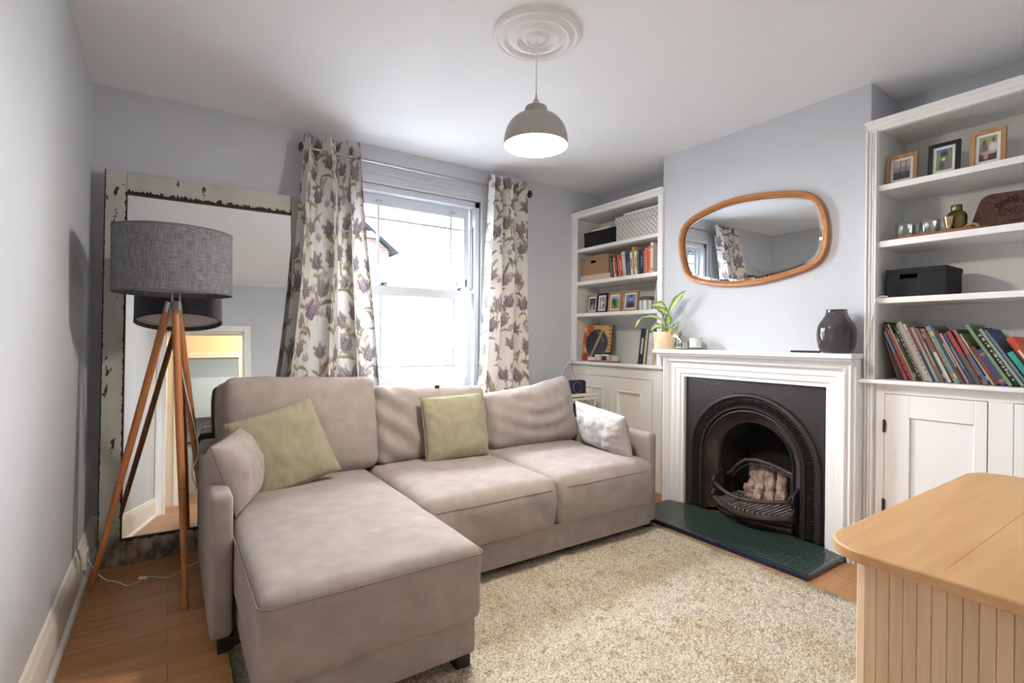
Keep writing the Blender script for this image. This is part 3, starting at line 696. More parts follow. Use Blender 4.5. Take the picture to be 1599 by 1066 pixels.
# ================================================================== SOFA
SF = empty('corner_sofa', (1.36, 2.4, 0), 'mauve grey velour corner sofa with chaise in front of the window', 'sofa')
def soft(name, x0, x1, y0, y1, z0, z1, r=.04, m=None, parent=SF, **k):
    mb = rounded(x1-x0, y1-y0, z1-z0, r, **k); mb.xf(Matrix.Translation(((x0+x1)/2, (y0+y1)/2, z0)))
    return build(name, mb, m or M['sofa'], parent, smooth=60)
def crown(amp, front=0.02):
    def f(Q, W):
        t = np.clip(W[:,2], 0, 1)**3
        Q[:,2] += amp*t*(1-np.clip(np.abs(W[:,0]),0,1)**4)*(1-np.clip(np.abs(W[:,1]),0,1)**4)
        return Q
    return f
ch = soft('chaise_seat', .212, .957, 1.57, 2.96, .175, .452, .045, res=.022, deform=crown(.02), noise_amp=.004, noise_scale=3, seed=2)
def ringpts(x0, x1, y0, y1, z, r, n=8):
    pts = []
    for cx, cy, a0 in ((x1-r,y0+r,-PI/2),(x1-r,y1-r,0),(x0+r,y1-r,PI/2),(x0+r,y0+r,PI)):
        pts += [(cx+r*math.cos(a0+PI/2*i/n), cy+r*math.sin(a0+PI/2*i/n), z) for i in range(n+1)]
    return pts
build('piping', MB().tube(ringpts(.2105, .9585, 1.5685, 2.9, .424, .04), .003, 6, closed=True), M['sofa_seam'], SF)
soft('chaise_base', .225, .937, 1.60, 2.95, .05, .182, .012, res=.03)
for i, (a, b, s) in enumerate(((.962,1.738,4),(1.744,2.512,5))):
    def fold(Q, W, s=s):
        Q = crown(.022)(Q, W)
        fr = np.clip(-W[:,1]-.9, 0, .1)*10*(np.clip(1-np.abs(W[:,2]),0,1))
        Q[:,1] -= .010*fr*np.sin(Q[:,0]*24+W[:,2]*3.5+s+2*np.sin(Q[:,0]*7))*np.clip(np.abs(W[:,0]),.15,1)
        Q[:,1] += .035*np.clip(W[:,2]-.2,0,1)**2*np.clip(-W[:,1],0,1)**6
        return Q
    st_ = soft('seat', a, b, 2.09, 2.98, .19, .455, .05, res=.018, puff=(0,.012,0), deform=fold, noise_amp=.005, noise_scale=4, seed=s)
    vv = np.array([v.co for v in st_.data.vertices])+np.array(SF.location); pts = []
    for xb in np.linspace(a+.05, b-.05, 30):
        q_ = vv[(np.abs(vv[:,0]-xb) < .016) & (vv[:,2] > .385) & (vv[:,2] < .415)]
        if len(q_): k_ = q_[np.argmin(q_[:,1])]; pts.append((xb, k_[1]-.0005, .402))
    build('piping', MB().tube(pts, .0019, 6), M['sofa_seam'], SF, smooth=60)
soft('seat_base', .95, 2.512, 2.125, 2.98, .05, .200, .012, res=.03)
soft('armrest', .130, .208, 2.19, 3.10, .05, .605, .022, res=.02)
soft('armrest', 2.517, 2.592, 2.15, 3.10, .05, .612, .022, res=.02)
soft('backrest', .130, 2.592, 3.02, 3.13, .05, .665, .03, res=.03)
for x, y in ((.885,1.625),(.185,2.22),(2.54,2.19),(.26,3.05),(2.52,3.05)):
    build('foot', MB().box(x-.028, x+.028, y-.028, y+.028, .0 if x < .3 else .012, .055), M['black'], SF, bevel=.003)
build('foot', MB().box(1.62, 1.68, 2.2, 2.26, .012, .055), M['black'], SF, bevel=.003)
def back_cushion(w, h, t, loc, rot, deform, seed, wr=.007):
    def D(Q, W):
        Q = deform(Q, W)
        return Q
    mb = rounded(w, t, h, .05, .02, puff=(.012,.04,.02), deform=D, noise_amp=wr, noise_scale=7, seed=seed)
    o = build('back_cushion', mb, M['sofa'], SF, smooth=60, local=True)
    o.location = Vector(loc)-SF.location; o.rotation_euler = rot
    # edge seam
    a = np.array(mb.v); return o
def dA(Q, W):
    Q[:,2] += .02*np.clip(W[:,2],0,1)*(np.abs(W[:,0])**3)-.012*np.clip(W[:,2],0,1)*W[:,0]
    Q[:,1] -= .004*np.sin(Q[:,0]*40+Q[:,2]*18)*np.clip(W[:,2],0,1)**2*(1-np.abs(W[:,0]))
    return Q
def dB(Q, W):
    Q[:,2] -= .028*np.clip(W[:,2],0,1)*(1-np.abs(W[:,0])**2)+.018*np.clip(W[:,2],0,1)*W[:,0]
    f = np.clip(1-np.abs(W[:,0]+.75)*2, 0, 1)
    Q[:,1] -= .014*f*np.sin(Q[:,2]*42+Q[:,0]*30)
    return Q
def dC(Q, W):
    Q[:,2] += np.clip(W[:,2]*.5+.5,0,1)*(.045*W[:,0]-.03*(1-W[:,0]**2)+.025*np.clip(W[:,0]-.4,0,1))
    ph = Q[:,2]*58-7*(W[:,0]-.05)**2*np.sign(.0+1)
    Q[:,1] -= .015*np.sin(ph)*np.clip(1-W[:,2]**2*.6,0,1)*np.clip(1.15-np.abs(W[:,0]),0,1)*np.clip(1-(W[:,2]+.1)**2,0.1,1)
    Q[:,1] += .02*np.clip(W[:,2],0,1)**2
    return Q
back_cushion(.775, .515, .17, (.62, 2.90, .455), (-.20, 0, 0), dA, 1)
back_cushion(.755, .455, .17, (1.385, 2.91, .452), (-.20, 0, 0), dB, 2, .010)
back_cushion(.75, .425, .19, (2.15, 2.90, .455), (-.24, 0, 0), dC, 3, .012)
# a spare back cushion tucked behind the first one
o = build('back_cushion', rounded(.62, .10, .36, .04, .025, puff=(.01,.02,.01), noise_amp=.006, noise_scale=7, seed=9), M['sofa'], SF, smooth=60, local=True)
o.location = Vector((.52, 3.07, .60))-SF.location; o.rotation_euler = (-.05, 0, 0)
build('label_tab', MB().box(1.40, 1.43, 2.925, 2.931, .885, .905), M['black_matt'], SF)

def cushion(name, w, h, t, loc, rot, m, label, seed, pinch=.05, wr=.005, seam=None, sag=0, group=None, n=44):
    r = empty(name, loc, label, 'cushion', group); r.rotation_euler = rot
    a, b = pillow(w, h, t, n, pinch, seed, wr, sag)
    build('cover', a, m, r, smooth=70, local=True); build('seam', b, seam or m, r, smooth=60, local=True)
    return r
cushion('scatter_cushion', .42, .42, .13, (.545, 2.66, .462), (-.42, -.27, .10), M['green'], 'sage green square cushion tilted on its corner in the chaise corner', 3, .04, .005)
cushion('scatter_cushion', .425, .40, .13, (1.47, 2.73, .462), (-.20, -.03, -.03), M['green'], 'sage green square cushion upright against the middle back cushion', 5, .03, .006)
cushion('scatter_cushion', .46, .30, .17, (.30, 2.52, .478), (-.32, .0, 1.25), M['sofa'], 'mauve grey cushion slumped against the armrest beside the floor lamp', 7, .05, .006, M['sofa_seam'])
PG = mat('pale_grey_velour', S(178,174,174), .95, var=.06, vs=12, bump=.18, bs=420, sheen=.3, spec=.1)
cushion('scatter_cushion', .52, .30, .15, (2.445, 2.455, .463), (.30, .08, PI/2-.10+PI), PG, 'pale grey cushion leaning on the armrest nearest the fireplace', 8, .05, .008)

# ================================================================== RUG
nx, ny = 400, 300
gx = np.linspace(.19, 2.612, nx); gy = np.linspace(.42, 2.235, ny); GX, GY = np.meshgrid(gx, gy, indexing='ij')
edge = np.minimum(np.minimum(GX-.19, 2.612-GX), np.minimum(GY-.42, 2.235-GY))
def fnoise(X, Y, s, o=0):
    out = np.zeros_like(X)
    for i in range(X.shape[0]):
        for j in range(X.shape[1]): out[i,j] = noise.noise(Vector((X[i,j]*s+o, Y[i,j]*s, o)))
    return out
lo = fnoise(GX[::4,::4], GY[::4,::4], 5, 2); lo = np.kron(lo, np.ones((4,4)))[:nx,:ny]
mid = fnoise(GX[::2,::2], GY[::2,::2], 26, 5); mid = np.kron(mid, np.ones((2,2)))[:nx,:ny]
GZ = .013+.004*lo+.005*mid+rng.normal(0, .0022, GX.shape); GZ *= np.clip(edge/.02, .15, 1)**.5; GZ = np.maximum(GZ, .002)
base = np.ones((nx,ny,3))*lin((204,195,180))
base = mixc(base, np.clip(lo*1.3+.15, 0, .6), (190,174,148))
base = mixc(base, np.clip(mid*1.5-.4, 0, .5), (140,128,104))
base *= (1+rng.normal(0, .10, (nx,ny,1)))
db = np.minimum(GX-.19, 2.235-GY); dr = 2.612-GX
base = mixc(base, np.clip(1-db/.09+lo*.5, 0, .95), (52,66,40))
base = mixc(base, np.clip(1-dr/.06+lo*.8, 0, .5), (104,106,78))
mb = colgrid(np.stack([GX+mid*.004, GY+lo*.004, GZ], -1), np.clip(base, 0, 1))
sk = ringpts(.19, 2.612, .42, 2.235, .001, .01)
tag(build('rug', mb, M['rug'], smooth=80), 'mottled cream and tan shaggy rug with dark green edge before the sofa', 'rug')

# ================================================================== LAMPS
FL = empty('floor_lamp', (0, 2.965, 0), 'wooden tripod floor lamp with grey drum shade before the leaning mirror', 'floor lamp')
hub = Vector((.022, 2.962, 1.335))
sh = (.022, 2.965)
R_ = .246; z0, z1 = 1.410, 1.706
mb = MB(); mb.lathe([(R_,z0),(R_,z1),(R_-.004,z1),(R_-.004,z0),(R_,z0)], (sh[0],sh[1],0), 72); o = build('lamp_shade', mb, M['shade'], FL, smooth=40)
tm = mat('grey_shade_trim', S(96,96,102), .8)
for z in (z0, z1):
    b = build('rim', MB().lathe([(R_+.0015,z-.004),(R_+.0015,z+.004),(R_-.006,z+.004),(R_-.006,z-.004),(R_+.0015,z-.004)], (sh[0],sh[1],0), 72), tm, o, local=True, smooth=40); b.data.transform(Matrix.Translation(-wloc(FL)))
mb = MB(); mb.lathe([(0.001,z0+.022),(R_-.006,z0+.022),(R_-.006,z0+.026),(.001,z0+.026)], (sh[0],sh[1],0), 60); build('diffuser', mb, mat('white_acrylic', S(214,214,220), .6), FL)
mb = MB()
for a in (0, 2*PI/3, 4*PI/3): mb.cyl((sh[0]+.02*math.cos(a), sh[1]+.02*math.sin(a), 1.33), (sh[0]+.02*math.cos(a), sh[1]+.02*math.sin(a), 1.44), .006, n=10)
mb.lathe([(.001,1.31),(.028,1.312),(.028,1.332),(.001,1.336)], (sh[0],sh[1],0), 24)
build('stem', mb, M['steel'], FL, smooth=40)
for fx, fy in ((.067,2.645),(-.302,3.078),(.185,3.262)):
    t = Vector((fx,fy,0)); d = (t-hub).normalized(); side = Vector((fx-sh[0], fy-sh[1], 0)).normalized()*.03
    a = hub+side; t2 = t
    mb = MB(); mb.tube([a, a.lerp(t2,.45), a.lerp(t2,.5), t2], [.0165,.0165,.016,.0105], 16); lg = build('leg', mb, M['oak_leg'], FL, smooth=40)
    mb = MB(); mb.cyl(a-d*.0+(t2-a).normalized()*-.035, a+(t2-a).normalized()*.012, .0175, .0175, 18); c = build('metal_collar', mb, M['steel'], lg, local=True, smooth=40); c.data.transform(Matrix.Translation(-wloc(FL)))
    mb = MB(); mb.cyl(a.lerp(t2,.62), a.lerp(t2,.623), .0147, .0147, 16)
    c = build('joint', mb, mat('dark_joint_line', S(120,76,44), .5), lg, local=True); c.data.transform(Matrix.Translation(-wloc(FL)))
pts = [(.02,2.97,1.31),(.06,3.02,1.0),(.13,3.10,.62),(.10,3.07,.50),(.15,3.12,.33),(.17,3.16,.16),(.15,3.14,.03),(.08,3.10,.006),(.0,3.03,.004),(-.08,3.09,.004),(-.15,3.03,.004),(-.20,3.10,.006),(-.255,3.17,.006),(-.300,3.21,.05),(-.335,3.245,.115)]
def smoothpts(pts, n=6):
    P = [Vector(p) for p in pts]; out = []
    for i in range(len(P)-1):
        a, b, c, d = P[max(i-1,0)], P[i], P[i+1], P[min(i+2,len(P)-1)]
        for k in range(n):
            t = k/n; out.append(.5*((2*b)+(c-a)*t+(2*a-5*b+4*c-d)*t*t+(3*b-a-3*c+d)*t**3))
    return out+[P[-1]]
build('power_cable', MB().tube(smoothpts(pts), .0028, 8), M['cord'], FL, smooth=60)
build('inline_switch', rounded(.045, .02, .014, .006, .005).xf(Matrix.Translation((-.10,3.075,.003)) @ Matrix.Rotation(-.6,4,'Z')), M['cord'], FL, smooth=60)
tag(build('power_socket', MB().box(XL+.018, XL+.032, 3.19, 3.30, .06, .14), M['cord'], bevel=.004), 'white power socket on the skirting behind the floor lamp', 'socket')
# pendant and ceiling rose
rc = (1.413, 1.895)
rp = [(.205,2.628),(.207,2.612),(.200,2.603),(.188,2.600),(.180,2.607),(.172,2.603),(.163,2.594),(.152,2.590),(.142,2.596),(.136,2.606),(.128,2.603),(.112,2.592),(.100,2.586),(.090,2.586),(.084,2.596),(.080,2.606),(.070,2.607),(.058,2.600),(.052,2.590),(.046,2.588),(.043,2.594),(.04,2.600),(.001,2.600)]
tag(build('ceiling_rose', MB().lathe(rp, (rc[0],rc[1],0), 72), M['plaster'], smooth=50, loc=(rc[0],rc[1],2.586)), 'white ringed plaster ceiling rose above the pendant lamp', 'ceiling rose')
PL = empty('pendant_lamp', (rc[0],rc[1],2.09), 'grey dome pendant lamp, lit, hanging from the ceiling rose', 'pendant lamp')
build('cord', MB().cyl((rc[0],rc[1],2.60),(rc[0],rc[1],2.335),.0032,n=10), M['cord'], PL, smooth=60)
build('cord_grip', MB().lathe([(.004,2.345),(.005,2.328),(.011,2.318),(.018,2.300),(.019,2.287),(.001,2.285)], (rc[0],rc[1],0), 24), mat('pale_grey_plastic', S(200,202,200), .5), PL, smooth=50)
dome = [(.004,2.287),(.036,2.285),(.050,2.283),(.053,2.274),(.052,2.258),(.052,2.247),(.062,2.244)]
for i in range(13):
    a = PI/2*(1-i/12); r = .062+(.149-.062)*math.cos(a); z = 2.118+(2.243-2.118)*math.sin(a); dome.append((r, z))
dome.append((.150,2.106)); inner = [(r-.003, z-.003) for r, z in reversed(dome)]
mb = MB(); mb.lathe(dome, (rc[0],rc[1],0), 64); mb.cur = 1; mb.lathe([dome[-1]]+inner, (rc[0],rc[1],0), 64)
build('lamp_shade', mb, [mat('warm_grey_enamel', S(168,168,162), .45), mat('white_enamel', S(244,240,234), .5)], PL, smooth=50)
build('bulb', MB().lathe([(.001,2.128),(.018,2.131),(.030,2.145),(.034,2.165),(.030,2.185),(.016,2.21),(.014,2.24),(.001,2.242)], (rc[0],rc[1],0), 24), M['bulb'], PL, smooth=60)

# ================================================================== LEANING MIRROR
TH = math.radians(6.2); PS = math.radians(-2.0)
LM = empty('leaning_mirror', (-.30, 3.335, 0), 'tall mirror in chipped cream painted door frame leaning behind the floor lamp', 'mirror', rot=(-TH, 0, PS))
W_, H_ = 1.04, 2.135; T_ = .042
build('stile', MB().box(0, .093, 0, T_, 0, H_), M['chipped'], LM, local=True, bevel=.003)
build('stile', MB().box(W_-.093, W_, 0, T_, 0, H_), M['chipped'], LM, local=True, bevel=.003)
build('top_rail', MB().box(.094, W_-.094, .001, T_, H_-.118, H_), M['chipped'], LM, local=True, bevel=.003)
build('bottom_rail', MB().box(.094, W_-.094, .001, T_, 0, .128), M['chipped'], LM, local=True, bevel=.003)
build('mirror_glass', MB().box(.088, W_-.088, .016, .020, .122, H_-.11), M['old_mirror'], LM, local=True)
def jag(a0, a1, base, amp, n, horiz, s):
    pts = []
    for i in range(n+1):
        a = a0+(a1-a0)*i/n; h = amp*max(.1, .5+1.1*noise.noise(Vector((a*34, s, 0)))+.8*noise.noise(Vector((a*110, s, 3))))
        pts.append((a, h))
    mb = MB()
    for (a, h), (b, h2) in zip(pts[:-1], pts[1:]):
        if horiz: q = [(a, -.0012, base-.004*np.sign(amp)), (b, -.0012, base-.004*np.sign(amp)), (b, -.0012, base+h2), (a, -.0012, base+h)]
        else: q = [(base-.003*np.sign(amp), -.0012, a), (base+h, -.0012, a), (base+h2, -.0012, b), (base-.003*np.sign(amp), -.0012, b)]
        q2 = [(x, .012, z) for x, y, z in q]
        mb.add(q+q2, [(0,1,2,3),(7,6,5,4),(0,4,5,1),(1,5,6,2),(2,6,7,3),(3,7,4,0)])
    return mb
build('bare_edge', jag(.094, W_-.094, H_-.118, .024, 320, True, 1), M['bare'], LM, local=True)
build('bare_edge', jag(.094, W_-.094, .128, -.014, 150, True, 2), M['bare'], LM, local=True)
build('bare_edge', jag(.0, H_, .0, .004, 500, False, 5), M['bare'], LM, local=True)
build('bare_edge', jag(.128, H_-.118, .093, -.007, 220, False, 8), M['bare'], LM, local=True)
build('bead', MB().box(.093, W_-.093, .004, .018, H_-.124, H_-.118).box(.093, .097, .004, .018, .128, H_-.118).box(.093, W_-.093, .004, .018, .126, .131), mat('red_brown_bead', S(84,52,46), .6), LM, local=True)

# ================================================================== CURTAINS
PUR, GRY, OLV, BRN = (96,74,92), (128,118,118), (136,128,88), (128,108,80)
def floral(U, V, seed):
    """linen print: feathered tulip heads with leaves and stems; U across the cloth, V down, metres"""
    r = random.Random(seed); c = np.ones(U.shape+(3,))*lin((222,219,215))
    umax, vmax = U.max(), V.max()
    def stroke(c, pts, w0, rgb, a=.8):
        P = np.array(pts); lo = P.min(0)-w0*2; hi = P.max(0)+w0*2
        sel = (U > lo[0]) & (U < hi[0]) & (V > lo[1]) & (V < hi[1])
        if not sel.any(): return c
        u, v = U[sel], V[sel]; best = np.full(u.shape, 9.)
        for (a0, b0), (a1, b1), t in zip(P[:-1], P[1:], np.linspace(0,1,len(P)-1)):
            d = np.array((a1-a0, b1-b0)); L = d@d+1e-9; k = np.clip(((u-a0)*d[0]+(v-b0)*d[1])/L, 0, 1)
            best = np.minimum(best, np.hypot(u-a0-k*d[0], v-b0-k*d[1])-w0*math.sin(PI*(.12+.8*t)))
        m = np.clip(-best/.002+.5, 0, 1)*a
        c[sel] = c[sel]*(1-m[:,None])+lin(rgb)*m[:,None]
        return c
    def tulip(c, u0, v0, ang, sz, dark, ph, fade):
        sel = (np.abs(U-u0) < sz*1.7) & (np.abs(V-v0) < sz*1.7)
        if not sel.any(): return c
        du_, dv_ = U[sel]-u0, V[sel]-v0; ca, sa = math.cos(ang), math.sin(ang)
        x = (du_*ca+dv_*sa)/sz; y = (-du_*sa+dv_*ca)/-sz          # y up the flower, about -1..1
        t = (y+1)/2
        w = .78*np.clip(np.sin(PI*np.clip(t*.72+.10,0,1)), 0, 1)**.75
        top = .62+.30*np.cos(x*7.5+ph)*1.0-.25*np.abs(x)
        edge = np.minimum(w+.10*np.sin(y*9+ph)-np.abs(x), np.minimum(top-y, y+1.0))
        a = np.clip(edge/.06, 0, 1)*(t > 0)*fade
        th = np.arctan2(x, y+1.7)
        st = .5+.5*np.sin(th*34+3*np.sin(y*4+ph)+ph); st2 = .5+.5*np.sin(th*61+y*5+ph*2)
        seam = np.clip(1-np.abs(np.abs(x)-.34-.08*np.sin(y*3+ph))/.10, 0, 1)
        d = np.clip(.25+.55*st**2*(1.15-t*.7)+.25*st2**3+.45*seam*(1-t*.4)+.25*(1-t)-.35*np.clip(t-.6,0,1), 0, 1)
        pale = lin((204,194,190)); col = pale*(1-d[:,None])+lin(dark)*d[:,None]
        c[sel] = c[sel]*(1-a[:,None])+col*a[:,None]
        return c
    du, dv = .165, .20
    for iv in range(-1, int(vmax/dv)+2):
        for iu in range(-1, int(umax/du)+2):
            u = iu*du+(du*.5 if iv % 2 else 0)+r.uniform(-.03,.03); v = iv*dv+r.uniform(-.045,.045)
            ang = r.uniform(-.75,.75); sc = r.uniform(.9,1.25); ca, sa = math.cos(ang), math.sin(ang)
            T = lambda p: (u+(p[0]*ca-p[1]*sa)*sc, v+(p[0]*sa+p[1]*ca)*sc)
            bend = r.uniform(-.05,.05)
            st = [T((bend*(i/8)**2, .03+i*.024)) for i in range(9)]
            c = stroke(c, st, .0034, OLV if r.random() < .7 else BRN, .95)
            for sd in (-1, 1, r.choice((-1,1))):
                b = r.uniform(.06,.20); L = r.uniform(.08,.13); k_ = r.uniform(.3,.9); dr = r.uniform(.1,.7)
                lf = [T((bend*(b/.2)**2+sd*L*k_*t, b-L*(1-dr*.5)*t+L*dr*1.3*t*t)) for t in np.linspace(0,1,9)]
                colr = r.choice((OLV, OLV, (116,106,72), BRN, (158,146,112)))
                c = stroke(c, lf, r.uniform(.009,.015), colr, .85)
                c = stroke(c, [(p[0]+.003, p[1]+.002) for p in lf], .0030, (92,80,54), .55); c = stroke(c, [(p[0]-.004, p[1]-.003) for p in lf], .0022, (196,188,156), .5)
            q = r.random(); dark = (74,50,72) if q < .45 else ((88,66,84) if q < .72 else (96,88,90))
            c = tulip(c, u, v, ang, .063*sc, dark, r.uniform(0,6), .96)
            if r.random() < .5: c = tulip(c, u+r.choice((-1,1))*r.uniform(.06,.085), v+r.uniform(-.02,.10), r.uniform(-1.2,1.2), .032, (118,94,104), r.uniform(0,6), .7)
    return c
def curtain(name, label, topL, topR, botL, botR, ztop, zbot, folds, yc, ybot, seed, depth=.045):
    r = empty(name, ((topL+topR)/2, yc, zbot), label, 'curtain', 'floral eyelet curtains')
    nU, nV = 260, 380
    t = np.linspace(0,1,nU); s = np.linspace(0,1,nV); T, Sg = np.meshgrid(t, s, indexing='ij')
    # fold phases: list of cumulative widths
    cum = np.cumsum([0]+[f for f in folds]); cum = cum/cum[-1]
    ph = np.interp(t, cum, np.arange(len(cum)))
    PH = ph[:,None]+.10*np.sin(Sg*5+seed)*np.sin(PI*T)
    w = Sg**1.15
    left = topL+(botL-topL)*w; right = topR+(botR-topR)*w
    X = left+(right-left)*T
    amp = depth*(1+.3*Sg)
    wave = np.sin(PI*PH)+.22*np.sin(2*PI*PH+1.3*Sg+seed)*Sg
    Y = yc+(ybot-yc)*Sg**.8-amp*wave
    X = X+.012*np.sin(2*PI*PH)*(.6+.4*Sg)+.006*np.sin(Sg*9+T*6+seed)
    Z = ztop+(zbot-ztop)*Sg+.010*np.sin(PI*PH*2+.8)*(1-Sg)**6
    P = np.stack([X,Y,Z],-1)
    d = np.linalg.norm(np.diff(P, axis=0), axis=2).mean(1); U = np.concatenate([[0],np.cumsum(d)])[:,None]*np.ones_like(T); V = (ztop-zbot)*Sg
    mb = colgrid(P, floral(U, V, seed)); o = build('cloth', mb, M['cloth'], r, smooth=80, recalc=False)
    # eyelets where the cloth crosses the rod
    zr = 2.463; iz = int(np.argmin(np.abs(Z[nU//2]-zr)))
    for k in range(len(cum)-1):
        c = .5*(cum[k]+cum[k+1])
    for c in cum[1:-1]:
        i = int(round(c*(nU-1))); p = P[i, iz]
        pts = []
        tang = Vector((P[min(i+2,nU-1),iz]-P[i-2,iz])); tang.z = 0; tang.normalize()
        for q in range(16): pts.append(Vector((p[0], yc, zr))+tang*.026*math.cos(2*PI*q/16)+Vector((0,0,1))*.026*math.sin(2*PI*q/16))
        build('eyelet', MB().tube(pts, .0065, 8, closed=True), M['gun'], r, smooth=60)
    return r
M['gun'] = mat('dark_nickel', S(92,90,92), .3, 1)
curtain('curtain', 'floral tulip print curtain overlapping the leaning mirror', .735, 1.10, .47, 1.20, 2.548, .30, [1.0,1.5,1.5,.9,.8,.9,.8], 3.55, 3.24, 3, .066)
curtain('curtain', 'floral tulip print curtain beside the alcove bookcase', 2.160, 2.53, 1.935, 2.455, 2.540, .30, [.9,.8,.8,.8,1.5,1.2,1.0], 3.55, 3.40, 8, .066)
CR = empty('curtain_rod', (1.65, 3.55, 2.463), 'slim steel curtain rod with ring finials above the window', 'curtain rod')
build('rod', MB().cyl((.735,3.55,2.463),(2.565,3.55,2.463),.0105,n=16), M['steel'], CR, smooth=40)
for x, s in ((.735,-1),(2.565,1)):
    pts = [(x+s*.022, 3.55+.024*math.cos(a), 2.463+.024*math.sin(a)) for a in np.linspace(0,2*PI,20,endpoint=False)]
    f = build('finial', MB().tube(pts, .008, 8, closed=True).cyl((x-s*.005,3.55,2.463),(x+s*.02,3.55,2.463),.014,.012,16), M['gun'], CR, smooth=50)
for x in (.80, 2.50): build('bracket', MB().cyl((x,3.55,2.455),(x,YB,2.455),.007,n=10).cyl((x,YB-.006,2.455),(x,YB,2.455),.028,n=20), M['gun'], CR, smooth=40)

# ================================================================== OVAL MIRROR
raw = [(2.439,1.901),(2.429,2.008),(2.382,2.08),(2.285,2.123),(2.148,2.155),(2.002,2.172),(1.849,2.165),(1.721,2.15),(1.588,2.124),(1.503,2.096),(1.449,2.04),(1.415,1.969),(1.396,1.867),(1.4,1.763),(1.426,1.69),(1.485,1.64),(1.583,1.611),(1.716,1.586),(1.842,1.57),(1.996,1.57),(2.142,1.586),(2.279,1.621),(2.351,1.658),(2.405,1.735)]
def closedspline(pts, n=6):
    P = [Vector((0,)+p) for p in pts]; L = len(P); out = []
    for i in range(L):
        a, b, c, d = P[i-1], P[i], P[(i+1) % L], P[(i+2) % L]
        for k in range(n):
            t = k/n; v = .5*((2*b)+(c-a)*t+(2*a-5*b+4*c-d)*t*t+(3*b-a-3*c+d)*t**3); out.append(v)
    for _ in range(10): out = [(out[i-1]+out[i]*2+out[(i+1) % len(out)])*.25 for i in range(len(out))]
    return out
ol = closedspline(raw); cM = sum(ol, Vector())/len(ol)
def inset(o, d):
    res = []
    for i in range(len(o)):
        t = (o[(i+1) % len(o)]-o[i-1]).normalized(); nrm = Vector((0,-t.z,t.y))
        if nrm.dot(cM-o[i]) < 0: nrm = -nrm
        res.append(o[i]+nrm*d)
    return res
OM = empty('wall_mirror', (3.19, 1.92, 1.57), 'oval pebble shaped oak framed mirror on chimney breast above the mantel', 'mirror')
lv = [(0,3.19),(0,3.158),(.004,3.152),(.020,3.150),(.026,3.154),(.034,3.168),(.038,3.172)]
P = np.array([[(x, p.y, p.z) for p in inset(ol, d)] for d, x in lv]).transpose(1,0,2)
mb = MB(); mb.grid(P, True); build('frame', mb, M['oak_mirror'], OM, smooth=40)
ins = inset(ol, .036); gl = MB(); n = len(ins); gl.add([(3.176, p.y, p.z) for p in ins]+[(3.174, p.y, p.z) for p in inset(ol,.052)], [(i,(i+1) % n, n+(i+1) % n, n+i) for i in range(n)]+[tuple(range(n,2*n))])
build('mirror_glass', gl, M['mirror'], OM)
# ================================================================== MANTEL OBJECTS
MZ = 1.138
PP = empty('potted_plant', (3.09, 2.485, MZ), 'variegated dieffenbachia in pale wooden pot on the mantel end', 'plant')
c0 = (3.09, 2.485, MZ)
mb = MB(); mb.lathe([(.001,0),(.090,0),(.093,.006),(.093,.124),(.090,.128),(.085,.128),(.084,.10),(.001,.10)], c0, 48); build('pot', mb, wood('pale_bamboo', S(230,206,174), S(214,186,150), 9, 'x', .6, 1, .02), PP, smooth=40)
build('soil', MB().lathe([(.001,.108),(.083,.104)], c0, 24), mat('dark_soil', S(48,36,30), .95, bump=.8, bs=120), PP)
stems = MB()
def leaf(base, tip, width, droop, up=Vector((-.78,-.42,.46)), fold=.22, roll=0):
    b, t = Vector(base), Vector(tip); d = t-b; L = d.length; n = 16; k = 9
    dn = d.normalized(); side = dn.cross(Vector(up)).normalized(); side.rotate(Matrix.Rotation(roll*.35,3,dn)); nor = side.cross(dn)
    P = np.zeros((n,k,3)); C = np.zeros((n,k,3))
    for i in range(n):
        s = i/(n-1); w = width*(math.sin(PI*min(1,s**.8))**.8)*(1 if s < .98 else .3)+.001
        cen = b+d*s+(nor*.35+Vector((0,0,.9)))*droop*math.sin(PI*s)*L
        for j in range(k):
            q = j/(k-1)*2-1
            P[i,j] = cen+side*q*w+nor*(fold*abs(q)*w+.004*math.sin(s*16)*abs(q))
            g = np.array(lin((70,118,48))); pale = np.array(lin((206,214,150)))
            m = max(0, 1-abs(q)*1.45)*(1-s**3)+.10*math.sin(i*2.3+j); m = min(1, max(0, m))**.7
            C[i,j] = g*(1-m)+pale*m if abs(q) > .06 else pale*.8
    return P, C
ob = Vector((3.085, 2.487, MZ+.105))
LV = [ ((3.085,2.470,1.405),(3.05,2.605,1.462),.034,.22,0), ((3.085,2.462,1.405),(3.09,2.315,1.565),.024,.08,.4), ((3.07,2.455,1.395),(3.03,2.535,1.450),.028,.02,.6),
       ((3.075,2.49,1.345),(3.02,2.675,1.372),.012,.12,.3), ((3.02,2.67,1.374),(3.01,2.725,1.295),.012,.05,.4), ((3.075,2.462,1.315),(3.04,2.425,1.402),.027,.03,.4),
       ((3.08,2.51,1.300),(3.05,2.612,1.262),.025,.22,.3), ((3.085,2.44,1.27),(3.09,2.370,1.345),.011,.05,.8), ((3.04,2.425,1.248),(3.03,2.395,1.305),.024,.03,.5), ((3.07,2.47,1.27),(3.055,2.455,1.32),.012,.05,.9)]
for a, b, w, dr, rl in LV:
    Pm, Cm = leaf(a, b, w, dr, roll=rl); m_ = colgrid(Pm, Cm); l_ = build('leaf', m_, M['leaf'], PP, smooth=80)
for a in LV:
    if a[0][0] > 3.03:
        p = Vector(a[0]); stems.tube([ob+Vector((0,(p.y-ob.y)*.15,0)), ob.lerp(p,.6)+Vector((0,-(p.y-ob.y)*.2,.0)), p], [.008,.005,.003], 8)
build('stem', stems, mat('green_stem', S(132,156,84), .5), PP, smooth=60)
JR = empty('candle_jar', (3.09, 2.338, MZ), 'clear glass jar with white ribbon beside the plant pot', 'jar')
